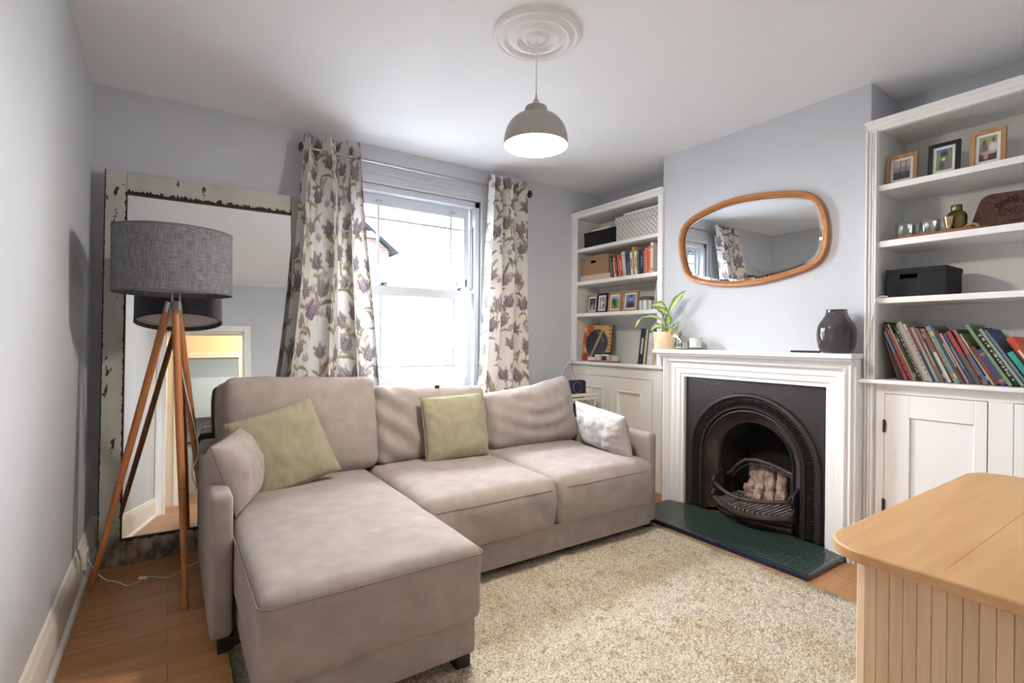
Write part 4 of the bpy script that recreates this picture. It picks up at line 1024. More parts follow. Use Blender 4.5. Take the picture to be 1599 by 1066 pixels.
c = (3.09, 2.338, MZ)
build('glass', MB().lathe([(.001,.001),(.052,.001),(.056,.006),(.056,.070),(.052,.082),(.050,.092),(.047,.092),(.049,.080),(.052,.068),(.052,.008),(.001,.006)], c, 36), M['glass'], JR, smooth=50)
build('wax', MB().lathe([(.001,.008),(.050,.008),(.050,.052),(.001,.050)], c, 30), mat('cream_wax', S(222,214,196), .5), JR, smooth=50)
mb = MB()
for a in np.linspace(-2.6,-.4,5): mb.tube([(c[0]+.0575*math.sin(a+PI/2)*-1, c[1]+.0575*math.cos(a+PI/2), MZ+.02), (c[0]-.0585*math.cos(a+PI/2+PI/2), c[1]+.057*math.sin(a+PI), MZ+.045)], [.004,.008], 6)
rb = [(c[0]-.045,c[1]+.045,MZ+.092),(c[0]-.058,c[1]+.01,MZ+.088),(c[0]-.060,c[1]-.02,MZ+.070),(c[0]-.064,c[1]-.030,MZ+.048)]
mb = MB(); mb.tube(smoothpts(rb), .006, 6).tube([(c[0]-.045,c[1]+.05,MZ+.095),(c[0]-.05,c[1]+.035,MZ+.105),(c[0]-.055,c[1]+.0,MZ+.095)], [.004,.008,.004], 6); build('ribbon', mb, M['white_card'], JR, smooth=50)
mb = MB()
for dy, zz in ((.026,.036),(-.022,.032),(.0,.03)):
    P = [(c[0]-.0575, c[1]+dy, MZ+zz+.018), (c[0]-.0575, c[1]+dy+.008, MZ+zz), (c[0]-.0575, c[1]+dy, MZ+zz-.016), (c[0]-.0575, c[1]+dy-.008, MZ+zz)]
    mb.add(P+[(x+.012,y,z) for x,y,z in P], [(0,1,2,3),(0,4,5,1),(1,5,6,2),(2,6,7,3),(3,7,4,0)])
build('leaf_print', mb, plain((52,84,86)), JR)
CN = empty('candle', (3.09, 2.231, MZ), 'white candle in a tumbler with clear base next to the ribboned jar', 'candle')
c = (3.09, 2.231, MZ)
build('tumbler', MB().lathe([(.001,.0),(.042,.0),(.044,.012),(.044,.088),(.041,.088),(.040,.014),(.001,.013)], c, 36), M['glass'], CN, smooth=50)
build('wax', MB().lathe([(.001,.016),(.0405,.016),(.0415,.084),(.038,.084),(.036,.075),(.001,.074)], c, 36), mat('white_wax', S(232,230,226), .5), CN, smooth=50)
# ribbed smoked vase
VS = empty('glass_vase', (3.09, 1.318, MZ), 'smoked grey ribbed glass vase on the mantel near the picture books', 'vase')
vp = [(.001,.002),(.060,.0),(.075,.006),(.088,.030),(.094,.070),(.096,.110),(.093,.140),(.084,.165),(.068,.190),(.056,.210),(.052,.230),(.0515,.240)]
n = 96; vs = []; k = len(vp); mb = MB()
for i in range(n):
    a = 2*PI*i/n
    for r, z in vp: rr = r*(1+.008*(1 if i % 4 < 2 else -1)*(1 if .03 < z < .235 else 0)); vs.append((3.09+rr*math.cos(a), 1.318+rr*math.sin(a), MZ+z))
mb.add(vs, [(i*k+t, ((i+1) % n)*k+t, ((i+1) % n)*k+t+1, i*k+t+1) for i in range(n) for t in range(k-1)])
build('body', mb, M['smoke'], VS, smooth=60)
mb = MB(); mb.lathe([(r-.005, z+.004) for r, z in vp], (3.09,1.318,MZ), 48); build('inner_wall', mb, M['smoke'], VS, smooth=60)
build('rim', MB().lathe([(.0525,.239),(.052,.243),(.047,.243),(.0465,.239),(.0525,.239)], (3.09,1.318,MZ), 40), mat('dark_glass_rim', S(44,42,44), .15), VS, smooth=60)
tag(build('remote_control', rounded(.035, .155, .012, .005, .006).xf(Matrix.Translation((3.045,1.462,MZ)) @ Matrix.Rotation(.12,4,'Z')), M['black'], smooth=50), 'thin black remote lying on the mantel beside the vase', 'remote')

# ================================================================== SHELF CONTENTS
def frame_photo(y0, y1, z, h, x, fn, m, label, tilt=.10, depth=.022, border=.018, matw=.014, group=None, yaw=0):
    w = abs(y1-y0); r = empty('photo_frame', (x, (y0+y1)/2, z), label, 'photo frame', group); r.rotation_euler = (-tilt, 0, -PI/2+yaw)
    b = border; mb = MB()
    mb.box(-w/2, -w/2+b, 0, depth, 0, h).box(w/2-b, w/2, 0, depth, 0, h).box(-w/2+b, w/2-b, 0, depth, 0, b).box(-w/2+b, w/2-b, 0, depth, h-b, h)
    build('frame', mb, m, r, local=True, bevel=.001)
    build('mount', MB().box(-w/2+b, w/2-b, .010, .014, b, h-b), M['white_card'], r, local=True)
    p = picture(w-2*b-2*matw, h-2*b-2*matw, fn); o = build('photograph', p, M['paint'], r, local=True, recalc=False)
    o.location = (0, .009, b+matw)
    build('strut', MB().add([(-.02,depth,h*.7),(.02,depth,h*.7),(.02,depth+.05,.0),(-.02,depth+.05,0),(-.02,depth+.001,h*.66),(.02,depth+.001,h*.66),(.02,depth+.046,.0),(-.02,depth+.046,0)], [(0,1,2,3),(7,6,5,4),(0,4,5,1),(1,5,6,2),(2,6,7,3),(3,7,4,0)]), M['black_matt'], r, local=True)
    return r
sm = lambda e0, e1, x: np.clip((x-e0)/(e1-e0), 0, 1)
def blob(U, V, u, v, a, b): return np.clip(1.6-1.6*np.hypot((U-u)/a, (V-v)/b)*.999, 0, 1)**.5*(np.hypot((U-u)/a,(V-v)/b) < 1)
def ph_sunset(U, V):
    c = np.ones(U.shape+(3,))*lin((120,132,158)); c = mixc(c, sm(.55,.8,V), (206,170,150)); c = mixc(c, sm(.75,1,V), (150,160,180)); c = mixc(c, 1-sm(.36,.42,V), (74,72,78))
    c = mixc(c, (np.abs(U-.42) < .018)*(V > .3), (40,40,44)); c = mixc(c, (np.abs(U-.74) < .018)*(V > .3), (40,40,44)); c = mixc(c, blob(U,V,.58,.3,.16,.12), (120,76,70)); return c
def ph_dog(U, V):
    c = np.ones(U.shape+(3,))*lin((124,140,82)); c = mixc(c, sm(.84,.9,V), (70,120,176)); c = mixc(c, blob(U,V,.5,.75,.3,.22), (52,48,46)); c = mixc(c, blob(U,V,.6,.3,.42,.42), (110,106,104)); c = mixc(c, blob(U,V,.36,.22,.2,.3), (70,84,80)); c = mixc(c, blob(U,V,.48,.52,.12,.1), (210,206,196)); return c
def ph_couple(U, V):
    c = np.ones(U.shape+(3,))*lin((146,152,118)); c = mixc(c, 1-sm(.3,.4,V), (66,62,72)); c = mixc(c, blob(U,V,.28,.5,.26,.3), (96,98,116)); c = mixc(c, blob(U,V,.78,.52,.28,.28), (206,206,212)); c = mixc(c, blob(U,V,.28,.76,.13,.15), (104,72,60)); c = mixc(c, blob(U,V,.8,.82,.13,.14), (110,78,64))
    c = mixc(c, blob(U,V,.5,.32,.5,.09), (196,150,128)); c = mixc(c, blob(U,V,.4,.18,.16,.16), (190,142,122)); return c
def ph_child(U, V):
    c = np.ones(U.shape+(3,))*lin((62,64,86)); c = mixc(c, blob(U,V,.6,.3,.4,.3), (150,110,100)); c = mixc(c, blob(U,V,.45,.15,.3,.2), (176,168,160)); return c
def ph_pram(U, V):
    c = np.ones(U.shape+(3,))*lin((150,140,136)); c = mixc(c, blob(U,V,.5,.5,.32,.42), (214,208,202)); c = mixc(c, blob(U,V,.55,.72,.14,.14), (120,90,80)); c = mixc(c, blob(U,V,.7,.3,.2,.2), (110,84,70)); return c
def ph_tree(U, V):
    c = np.ones(U.shape+(3,))*lin((112,138,80)); c = mixc(c, sm(.7,.8,V), (150,186,220)); c = mixc(c, blob(U,V,.3,.6,.4,.3), (46,76,36)); c = mixc(c, blob(U,V,.5,.35,.16,.32), (40,48,70)); return c
def ph_man(U, V):
    c = np.ones(U.shape+(3,))*lin((96,140,200)); c = mixc(c, blob(U,V,.5,.1,.55,.48), (78,34,44)); c = mixc(c, blob(U,V,.5,.72,.2,.22), (208,160,140)); c = mixc(c, (np.hypot((U-.5)/.21,(V-.86)/.12) < 1), (92,82,78)); c = mixc(c, (np.abs(V-.74) < .018)*(np.abs(U-.5) < .17), (40,40,46)); c = mixc(c, (np.abs(V-.62) < .014)*(np.abs(U-.5) < .08), (150,90,84)); return c
FO, FB = M['photo_oak'], mat('black_frame', S(20,20,28), .4)
frame_photo(1.0, 1.138, 2.043, .165, 3.22, ph_sunset, FO, 'oak framed sunset beach photo with two poles on the top shelf', group='photo frames')
frame_photo(.828, .955, 2.043, .172, 3.22, ph_dog, FB, 'black framed photo of a dark dog on grass', group='photo frames')
frame_photo(.662, .79, 2.043, .182, 3.22, ph_couple, FO, 'oak framed photo of a couple sitting with legs outstretched', group='photo frames')
frame_photo(3.422, 3.565, 1.45, .175, 3.265, ph_child, FO, 'oak framed dark photo half behind the black frame, nearest the window', group='photo frames')
frame_photo(3.275, 3.412, 1.45, .178, 3.245, ph_pram, FB, 'black framed pale photo between two oak frames beside the window', group='photo frames')
frame_photo(3.114, 3.266, 1.45, .178, 3.25, ph_tree, FO, 'oak framed green outdoor photo with blue sky beside black frame', group='photo frames')
frame_photo(2.921, 3.094, 1.45, .178, 3.25, ph_man, FO, 'oak framed portrait of a person in dark red top against blue', group='photo frames')
# striped tin
TN = empty('striped_tin', (3.30, 2.853, 1.45), 'round white and green striped tin with dark lid beside the portrait frame', 'tin')
n = 60; P = np.zeros((n,2,3)); C = np.zeros((n,2,3))
for i in range(n):
    a = 2*PI*i/n; P[i,0] = (3.30+.07*math.cos(a), 2.853+.07*math.sin(a), 1.451); P[i,1] = (3.30+.07*math.cos(a), 2.853+.07*math.sin(a), 1.535); C[i] = lin((226,230,228)) if (i//3) % 2 else lin((150,172,166))
build('body', colgrid(P, C, closed=True), M['paint'], TN, smooth=60)
build('lid', MB().lathe([(.071,.083),(.072,.098),(.066,.108),(.05,.116),(.001,.119)], (3.30,2.853,1.45), 40), mat('dark_taupe_lid', S(92,88,90), .5), TN, smooth=50)
# generic lidded box
def lidbox(name, x0, x1, y0, y1, z0, h, m, label, lid=.03, hole=None, cat='box', group='storage boxes', lm=None, ov=.004, clutter=False):
    r = empty(name, ((x0+x1)/2, (y0+y1)/2, z0), label, cat, group)
    mb = MB()
    if hole:
        ya, yb, za, zb = hole; t = .004
        mb.box(x0, x0+t, y0, ya, z0, z0+h-.004).box(x0, x0+t, yb, y1, z0, z0+h-.004).box(x0, x0+t, ya, yb, z0, za).box(x0, x0+t, ya, yb, zb, z0+h-.004)
        mb.box(x1-t, x1, y0, y1, z0, z0+h-.004).box(x0+t, x1-t, y0, y0+t, z0, z0+h-.004).box(x0+t, x1-t, y1-t, y1, z0, z0+h-.004).box(x0+t, x1-t, y0+t, y1-t, z0, z0+t)
    else: mb.box(x0, x1, y0, y1, z0, z0+h-.004)
    build('body', mb, m, r, bevel=0 if hole else .002)
    L = MB(); L.box(x0-ov, x1+ov, y0-ov, y1+ov, z0+h-.005, z0+h)
    zl = z0+h-lid
    if hole and hole[3] > zl:
        pass
    L.box(x0-ov, x0-.0005, y0-ov, y1+ov, zl, z0+h-.005).box(x1+.0005, x1+ov, y0-ov, y1+ov, zl, z0+h-.005).box(x0-.0005, x1+.0005, y0-ov, y0-.0005, zl, z0+h-.005).box(x0-.0005, x1+.0005, y1+.0005, y1+ov, zl, z0+h-.005)
    build('lid', L, lm or m, r, bevel=.0015)
    return r
lidbox('storage_box', 3.225, 3.48, 2.684, 3.142, 2.052, .215, M['cubes'], 'white cube print cardboard box with lid on top bookcase shelf', .058, ov=.009)
tag(build('flat_box', MB().box(3.24, 3.46, 2.688, 3.072, 2.267, 2.292), M['white_card'], bevel=.002), 'flat white box lying on the cube print box', 'box')
lidbox('storage_box', 3.225, 3.46, 3.158, 3.372, 2.052, .145, M['black_matt'], 'black fabric box touching the cube print box', .03)
lidbox('storage_box', 3.23, 3.46, 3.384, 3.556, 2.052, .148, M['black_matt'], 'black fabric box nearest the window on top shelf', .03)
tag(build('paper_pack', MB().box(3.25, 3.43, 3.245, 3.47, 2.2005, 2.222), M['white_card'], bevel=.001), 'pale flat paper pack lying on the two black boxes', 'paper')
tag(build('flat_book', MB().box(3.215, 3.46, 3.205, 3.592, 1.746, 1.800), mat('stone_cover', S(196,182,164), .8), bevel=.003), 'thick beige flat book lying under the brown box', 'book')
lidbox('storage_box', 3.225, 3.47, 3.232, 3.596, 1.8, .172, M['kraft'], 'brown cardboard box with slot handle on the beige flat book', .034, hole=(3.395,3.46,1.908,1.932))
tag(build('notepad', MB().box(3.26, 3.42, 3.31, 3.46, 1.9725, 1.984), M['white_card'], bevel=.001), 'white notepad lying on the brown cardboard box', 'notepad')
lidbox('storage_box', 3.20, 3.44, .868, 1.12, 1.439, .150, M['black_matt'], 'black cardboard box with slot handle alone on a shelf', .024, hole=(.985,1.062,1.536,1.56))
# books ------------------------------------------------------------------
ORD = ['first','second','third','fourth','fifth','sixth','seventh','eighth','ninth','tenth','eleventh','twelfth','thirteenth','fourteenth','fifteenth','sixteenth','seventeenth','eighteenth','nineteenth','twentieth','twenty-first','twenty-second','twenty-third','twenty-fourth','twenty-fifth','twenty-sixth','twenty-seventh','twenty-eighth','twenty-ninth','thirtieth','thirty-first','thirty-second','thirty-third','thirty-fourth','thirty-fifth','thirty-sixth','thirty-seventh']
def book(x, y, z, th, h, dep, lean, rgb, label, group, style=None, rgb2=None):
    """spine faces -x; y is the +y bottom corner; lean tips the top towards +y"""
    r = empty('book', (x, y, z), label, 'book', group); r.rotation_euler = (-lean, 0, 0)
    mb = MB(); c = min(.0022, th*.2)
    mb.box(0, dep, -c, 0, 0, h).box(0, dep, -th, -th+c, 0, h).box(0, c, -th+c, -c, 0, h)
    build('cover', mb, plain(rgb), r, local=True)
    build('pages', MB().box(c, dep-.004, -th+c, -c, .003, h-.003), M['pages'], r, local=True)
    if style:
        s = MB(); col2 = rgb2 or (232,228,220); e = -.0006
        if style == 'spiral':
            k = int(h/.0075)
            for i in range(k): s.box(e-.001, .001, -th*.88, -th*.12, .004+i*.0075, .004+i*.0075+.0036)
        elif style == 'title':
            s.box(e, .0005, -th*.68, -th*.32, h*.30, h*.74)
        elif style == 'bands':
            s.box(e, .0005, -th+.0008, -.0008, h*.82, h*.90); s.box(e, .0005, -th+.0008, -.0008, h*.08, h*.16)
        elif style == 'top':
            s.box(e, .0005, -th+.0005, -.0005, h*.56, h*.985)
        elif style == 'dots':
            q = .08
            while q < .92:
                k = random.uniform(.012,.05); s.box(e, .0005, -th*random.uniform(.62,.8), -th*random.uniform(.2,.4), h*q, h*(q+k)); q += k+random.uniform(.008,.05)
        build('spine_print', s, plain(col2), r, local=True)
    return r
lb = [ # colour name, rgb, thickness, height, lean degrees, style, colour2
 ('dark teal',(40,54,58),.026,.195,9,'dots',(150,160,158)),('thin cream',(214,206,190),.012,.150,9,None,None),('orange',(206,92,54),.020,.192,9,'bands',(232,214,190)),('black',(36,40,38),.016,.198,8.5,'title',(150,150,140)),
 ('slim grey',(130,128,120),.010,.20,8.5,None,None),('salmon',(214,120,92),.014,.195,8,None,None),('orange red',(212,84,50),.024,.198,8,'title',(236,200,170)),('olive brown',(124,100,62),.012,.198,7.5,None,None),
 ('pale grey',(204,200,186),.030,.215,7,'bands',(170,166,152)),('navy',(34,42,66),.014,.20,6.5,None,None),('steel blue',(82,100,128),.028,.21,6,'top',(46,66,98)),('white',(222,220,214),.026,.20,5,'title',(90,92,96)),
 ('mustard yellow',(214,160,60),.026,.240,3.5,'dots',(120,96,60)),('white and red',(224,220,214),.022,.205,3,'title',(186,60,56)),('grey green',(96,110,104),.018,.21,2.5,'bands',(160,170,160)),('dark navy',(38,44,66),.036,.21,1.5,'title',(120,124,140)),
 ('maroon',(92,36,46),.024,.212,1,'dots',(210,200,196)),('pale orange',(222,134,98),.018,.215,.5,None,None),('bright orange',(220,98,58),.036,.225,.3,'bands',(232,150,110)),('tall cream',(222,214,200),.026,.248,0,'bands',(160,150,140))]
y = 3.196
for i, (nm, rgb, th, h, ln, st, c2) in enumerate(lb):
    a = math.radians(ln); nxt = lb[i+1][4] if i+1 < len(lb) else ln
    book(3.225+random.uniform(-.004,.012), y, 1.7465, th, h, random.uniform(.13,.17), a, rgb, f'{nm} paperback, {ORD[i]} book after the brown cardboard box', 'paperbacks in the alcove bookcase', st, c2)
    y -= th/math.cos(a)+.0012
for i, (nm, rgb, th, h, y) in enumerate((('white spotted',(206,202,196),.018,.235,2.752),('red and white',(186,70,58),.014,.215,2.726),('brick red',(158,62,52),.016,.20,2.708))):
    book(3.25+i*.006, y+.0, 1.4505, th, h, .16, math.radians(-9), rgb, f'{nm} slim book leaning behind the striped tin', 'books behind the striped tin', 'dots' if i == 0 else 'bands', (96,92,92) if i == 0 else (226,214,206))
bb = [('thick black','black cookbook-sized book with pale spine panel, tallest beside the plant pot',(34,40,54),.055,.298,'title',(200,200,192)),('pale green','pale yellow green book beside the thick black book',(196,196,150),.022,.29,None,None),
      ('teal black','black book with teal top between pale books near plant pot',(40,56,58),.012,.285,None,None),('white','white paperback with dark speckles, third pale spine near plant pot',(216,212,208),.030,.262,'title',(180,178,176)),('light grey','light grey tall book beside the tan book',(206,206,208),.024,.275,'title',(180,182,188)),('tan','tan narrow book half hidden by the mantel end',(190,156,108),.020,.245,None,None),('cream','cream book last in the row, behind the mantel end',(216,206,184),.018,.22,'dots',(60,56,54))]
y = 2.896
for i, (nm, lab, rgb, th, h, st, c2) in enumerate(bb):
    ln = math.radians((-7.5,-7,-6.5,-6,-5,-3,-2)[i])
    book(3.235, y-th*.0, 1.0055, th, h, .20, ln, rgb, lab, 'books beside the plant pot', st, c2); y -= th/math.cos(ln)+.002
# picture books on the cupboard by the fireplace
pk = [('brown edged',(120,66,48),.007,.215,.20,16,None,None),('large navy',(22,26,46),.012,.312,.25,14,None,None),('black',(20,20,26),.018,.28,.22,17,None,None),
 ('blue and crimson',(186,44,66),.014,.272,.22,21,'top',(60,130,180)),('navy lettered',(34,46,60),.013,.305,.23,21.5,'dots',(214,96,80)),('red',(200,52,44),.012,.285,.22,22,None,None),('green spiral bound',(92,128,58),.010,.315,.24,22.3,'spiral',(226,222,190)),
 ('dark green',(40,58,40),.012,.262,.21,22.3,'bands',(150,160,90)),('dark plum',(74,36,50),.014,.30,.23,22.5,'dots',(196,180,186)),('pale green',(150,170,130),.010,.318,.24,22.5,None,None),('cream white',(206,198,182),.018,.328,.24,22.5,None,None),
 ('white and red',(214,206,198),.012,.315,.23,22,'dots',(178,56,58)),('steel blue',(66,98,132),.012,.30,.23,22,'top',(190,80,84)),('teal spiral bound',(44,140,164),.012,.297,.24,21.8,'spiral',(224,232,232)),('brick brown',(150,66,50),.010,.298,.23,22,None,None),
 ('olive green',(120,124,84),.010,.29,.22,22,'title',(214,208,170)),('grey blue',(100,120,136),.014,.288,.22,22.4,'bands',(210,210,206)),('white with crimson',(216,210,204),.014,.285,.22,22.8,'top',(170,46,62)),('dark blue',(40,60,104),.010,.282,.22,23,'title',(200,60,56)),
 ('yellow striped',(190,176,62),.010,.30,.24,23.2,'dots',(62,120,110)),('sky blue',(76,150,186),.012,.306,.24,23.4,'bands',(226,190,110)),('ochre brown',(140,104,62),.010,.298,.23,23.8,None,None),('black lettered',(36,36,46),.013,.285,.22,24.2,'title',(196,190,190)),
 ('red comb bound',(198,64,56),.010,.268,.22,24.6,'spiral',(232,222,214)),('bright blue',(52,112,170),.013,.262,.21,24.8,'title',(160,200,226)),('dark olive',(66,66,46),.010,.272,.22,25,None,None),('red topped taupe',(96,84,80),.018,.278,.22,25.3,'top',(200,44,42)),
 ('orange',(222,92,46),.012,.285,.22,24,'bands',(46,40,40)),('blue and pink',(48,104,178),.012,.288,.22,25.5,'top',(200,90,110)),('yellow edged black',(46,40,36),.010,.276,.22,27,'bands',(206,190,90)),('pale lemon',(204,196,130),.008,.27,.21,27.5,None,None),
 ('maroon',(120,42,44),.022,.198,.17,28.3,'title',(142,70,66)),('royal blue small',(50,64,128),.022,.186,.16,29.5,'bands',(180,120,100)),('tall light green',(130,176,112),.014,.322,.25,29.2,None,None),
 ('navy lettered thick',(34,36,62),.024,.30,.24,29.4,'dots',(226,206,196)),('green ringed',(60,150,92),.014,.30,.24,29.8,'spiral',(228,236,226)),('blue illustrated',(44,84,146),.014,.298,.24,30.2,'spiral',(220,230,236))]
def mute(c):
    g = sum(c)/3; return tuple(int(max(0, (v*.80+g*.20)*.80)) for v in c)
y = 1.064
for i, (nm, rgb, th, h, dep, ln, st, c2) in enumerate(pk):
    a = math.radians(ln)
    book(3.165+(.01 if i > 2 else .025)+random.uniform(0,.012), y, 1.0035, th*.93, h, dep, a, mute(rgb), f'{nm} picture book, {ORD[i]} from the fireplace end of the leaning row', 'leaning picture books', st, c2 and mute(c2))
    y -= th*.93/math.cos(a)*.98+.0006
book(3.19, y-.004, 1.0035, .020, .175, .17, math.radians(30), (38,140,130), 'small teal book leaning last against the blue illustrated book', 'leaning picture books')
book(3.22, y-.032, 1.0035, .024, .250, .2, math.radians(30), (206,78,52), 'orange red book at the far end of the leaning row', 'leaning picture books', 'title')
# records, tray, jars on the worktop by the window
RS = empty('record_sleeve', (3.290, 3.462, 1.006), 'orange and yellow record sleeve with dark disc leaning in the alcove', 'record sleeve'); RS.rotation_euler = (-.13, 0, -PI/2+.09)
def sleeve(U, V):
    c = np.ones(U.shape+(3,))*lin((186,144,80)); w = np.sin(U*9+np.sin(V*7)*2.2+V*5)
    c = mixc(c, (w > .55)*(U < .35), (166,78,52)); c = mixc(c, (w < -.6)*(U < .5), (224,188,130)); c = mixc(c, blob(U,V,.12,.12,.22,.16), (150,58,42)); c = mixc(c, blob(U,V,.2,.85,.12,.16), (190,70,46))
    c = mixc(c, (U > .90)*(np.sin(V*60) > 0), (120,92,60)); d = np.hypot((U-.5)/.40, (V-.49)/.40) < 1; c = mixc(c, d, (44,48,56))
    c = mixc(c, d*(np.abs((U-.5)*.9-(V-.5)*.42) < .035), (150,138,100)); c = mixc(c, d*(np.abs((U-.62)+(V-.7)*.9) < .018)*(np.abs(U-.62) < .14), (120,128,96)); return c
p = picture(.335, .335, sleeve, 80, 80); o = build('printed_front', p, M['paint'], RS, local=True, recalc=False); o.location = (0,-.0012,0)
build('sleeve_body', MB().box(-.168,.168,0,.006,0,.335), mat('ochre_card', S(190,146,80), .7), RS, local=True, bevel=.001)
for i in range(2):
    r = tag(build('record_sleeve', MB().box(-.17,.17,0,.005,0,.337), plain(((42,40,44),(120,116,112))[i]), local=True, bevel=.001), ('dark record sleeve directly behind the orange printed sleeve','grey record sleeve furthest back behind the orange printed sleeve')[i], 'record sleeve')
    arr(r, (3.302+i*.010, 3.462+i*.004, 1.006), (-.13, 0, -PI/2+.09))
def traypts(r0, r1, x0, y0, z, w, l, m):
    mb = MB(); P = ringpts(x0-w/2, x0+w/2, y0-l/2, y0+l/2, z, r0); P2 = ringpts(x0-w/2-.008, x0+w/2+.008, y0-l/2-.008, y0+l/2+.008, z+.014, r0+.008); P3 = ringpts(x0-w/2-.005, x0+w/2+.005, y0-l/2-.005, y0+l/2+.005, z+.014, r0+.005); P4 = ringpts(x0-w/2+.002, x0+w/2-.002, y0-l/2+.002, y0+l/2-.002, z+.005, r0)
    n = len(P); mb.add(P+P2+P3+P4, [tuple(range(n-1,-1,-1)), tuple(range(3*n,4*n))]+[(k*n+i, k*n+(i+1) % n, (k+1)*n+(i+1) % n, (k+1)*n+i) for k in range(3) for i in range(n)]); return mb
tag(build('tray', traypts(.045,0,3.213,3.268,1.0055,.095,.36,None), M['copper'], smooth=30), 'oval copper tray under small jars before the record sleeve', 'tray')
tz = 1.0115
tag(build('small_box', MB().box(3.175,3.215,3.372,3.435,tz,tz+.034), M['white_card'], bevel=.002), 'small white box on the tray before the orange sleeve', 'box')
tag(build('small_box', MB().box(3.220,3.252,3.325,3.390,tz,tz+.058), plain((206,206,210)), bevel=.002), 'taller pale box behind the small white box on tray', 'box')
j = empty('jam_jar', (3.212,3.228,tz), 'dark lidded jar with checked label on the tray', 'jar')
build('glass', MB().lathe([(.001,0),(.042,0),(.044,.006),(.044,.058),(.040,.066),(.001,.066)], (3.212,3.228,tz), 30), mat('cream_contents', S(196,180,166), .3, coat=.5), j, smooth=50)
build('lid', MB().lathe([(.044,.064),(.046,.066),(.046,.080),(.044,.082),(.001,.082)], (3.212,3.228,tz), 30), mat('dark_brown_lid', S(44,34,34), .35), j, smooth=40)
mb = MB(); P = np.array([[(3.212-.0447*math.cos(a), 3.228+.0447*math.sin(a), tz+z) for z in (.012,.024,.036,.050)] for a in np.linspace(-.75,.75,7)]); mb.grid(P); build('label', mb, plain((52,46,66)), j, smooth=60)
j = empty('candle', (3.212,3.128,tz), 'frosted white candle glass on the tray end', 'candle')
build('tumbler', MB().lathe([(.001,0),(.045,0),(.048,.006),(.048,.070),(.045,.070),(.043,.008),(.001,.008)], (3.212,3.128,tz), 30), M['glass'], j, smooth=50)
build('wax', MB().lathe([(.001,.009),(.0425,.009),(.0435,.056),(.001,.055)], (3.212,3.128,tz), 30), mat('white_wax', S(228,226,222), .5), j, smooth=50)
# bar tray on the fireplace-side bookcase
z = 1.7435
tag(build('tray', traypts(.05,0,3.25,.905,z,.14,.37,None), M['copper'], smooth=30), 'oval copper tray under cut glasses and cocktail shaker', 'tray')
tz = z+.0055
def tumbler(x, y, r, h, lab):
    t = empty('glass_tumbler', (x,y,tz), lab, 'glass', 'cut glass tumblers'); n = 48; vs = []
    pr = [(.001,.001),(r*.9,.001),(r*.97,.008),(r,.03),(r*1.0,h*.8),(r*.97,h),(r*.93,h),(r*.95,h*.8),(r*.94,.03),(r*.85,.012),(.001,.010)]; k = len(pr)
    for i in range(n):
        a = 2*PI*i/n
        for q, (rr, zz) in enumerate(pr):
            f = 1+(.035*(1 if (i+int(q)) % 4 < 2 else -1) if 2 <= q <= 4 else 0); vs.append((x+rr*f*math.cos(a), y+rr*f*math.sin(a), tz+zz))
    mb = MB(); mb.add(vs, [(i*k+t_, ((i+1) % n)*k+t_, ((i+1) % n)*k+t_+1, i*k+t_+1) for i in range(n) for t_ in range(k-1)])
    build('bowl', mb, M['cutglass'], t, smooth=20)
def cut():
    m, nt, p = nodes('cut_glass'); N, L = nt.nodes, nt.links; N.remove(p)
    t = N.new('ShaderNodeBsdfTransparent'); t.inputs[0].default_value = (.86,.88,.88,1); g = N.new('ShaderNodeBsdfGlossy'); g.inputs['Roughness'].default_value = .12
    mx = N.new('ShaderNodeMixShader'); mx.inputs[0].default_value = .13; L.new(t.outputs[0], mx.inputs[1]); L.new(g.outputs[0], mx.inputs[2]); L.new(mx.outputs[0], N['Material Output'].inputs['Surface']); return m
M['cutglass'] = cut()
tumbler(3.235, 1.050, .042, .085, 'cut glass tumbler at the tray end furthest from shaker'); tumbler(3.235, .945, .042, .082, 'cut glass tumbler in the middle of the copper tray')
tumbler(3.30, 1.000, .040, .080, 'cut glass tumbler peeping between the two front tumblers'); tumbler(3.30, .900, .040, .078, 'cut glass tumbler behind the brass jigger')
sk_ = empty('cocktail_shaker', (3.27,.848,tz), 'aged brass cocktail shaker on the copper tray', 'cocktail shaker')
c = (3.27,.848,tz)
build('body', MB().lathe([(.001,0),(.036,0),(.038,.004),(.041,.05),(.0415,.078)], c, 40), M['brass'], sk_, smooth=50)
build('shoulder', MB().lathe([(.0425,.076),(.042,.082),(.039,.095),(.030,.108),(.0225,.113),(.021,.118)], c, 40), M['brass'], sk_, smooth=50)
build('cap', MB().lathe([(.0215,.114),(.0225,.116),(.0225,.140),(.020,.144),(.001,.145)], c, 40), M['brass'], sk_, smooth=40)
jg = tag(build('jigger', MB().lathe([(.018,0),(.0165,.006),(.0145,.018),(.013,.022),(.0145,.026),(.0235,.078),(.022,.078),(.013,.028),(.001,.026)], (3.215,.862,tz), 36), mat('bright_brass', S(184,164,120), .15, 1), smooth=40), 'brass double ended jigger before the cocktail shaker', 'jigger')
# engraved walnut board
WB = empty('serving_board', (3.315, .50, z), 'dark walnut engraved serving board leaning on the shelf back', 'serving board'); WB.rotation_euler = (-.16, 0, -PI/2)
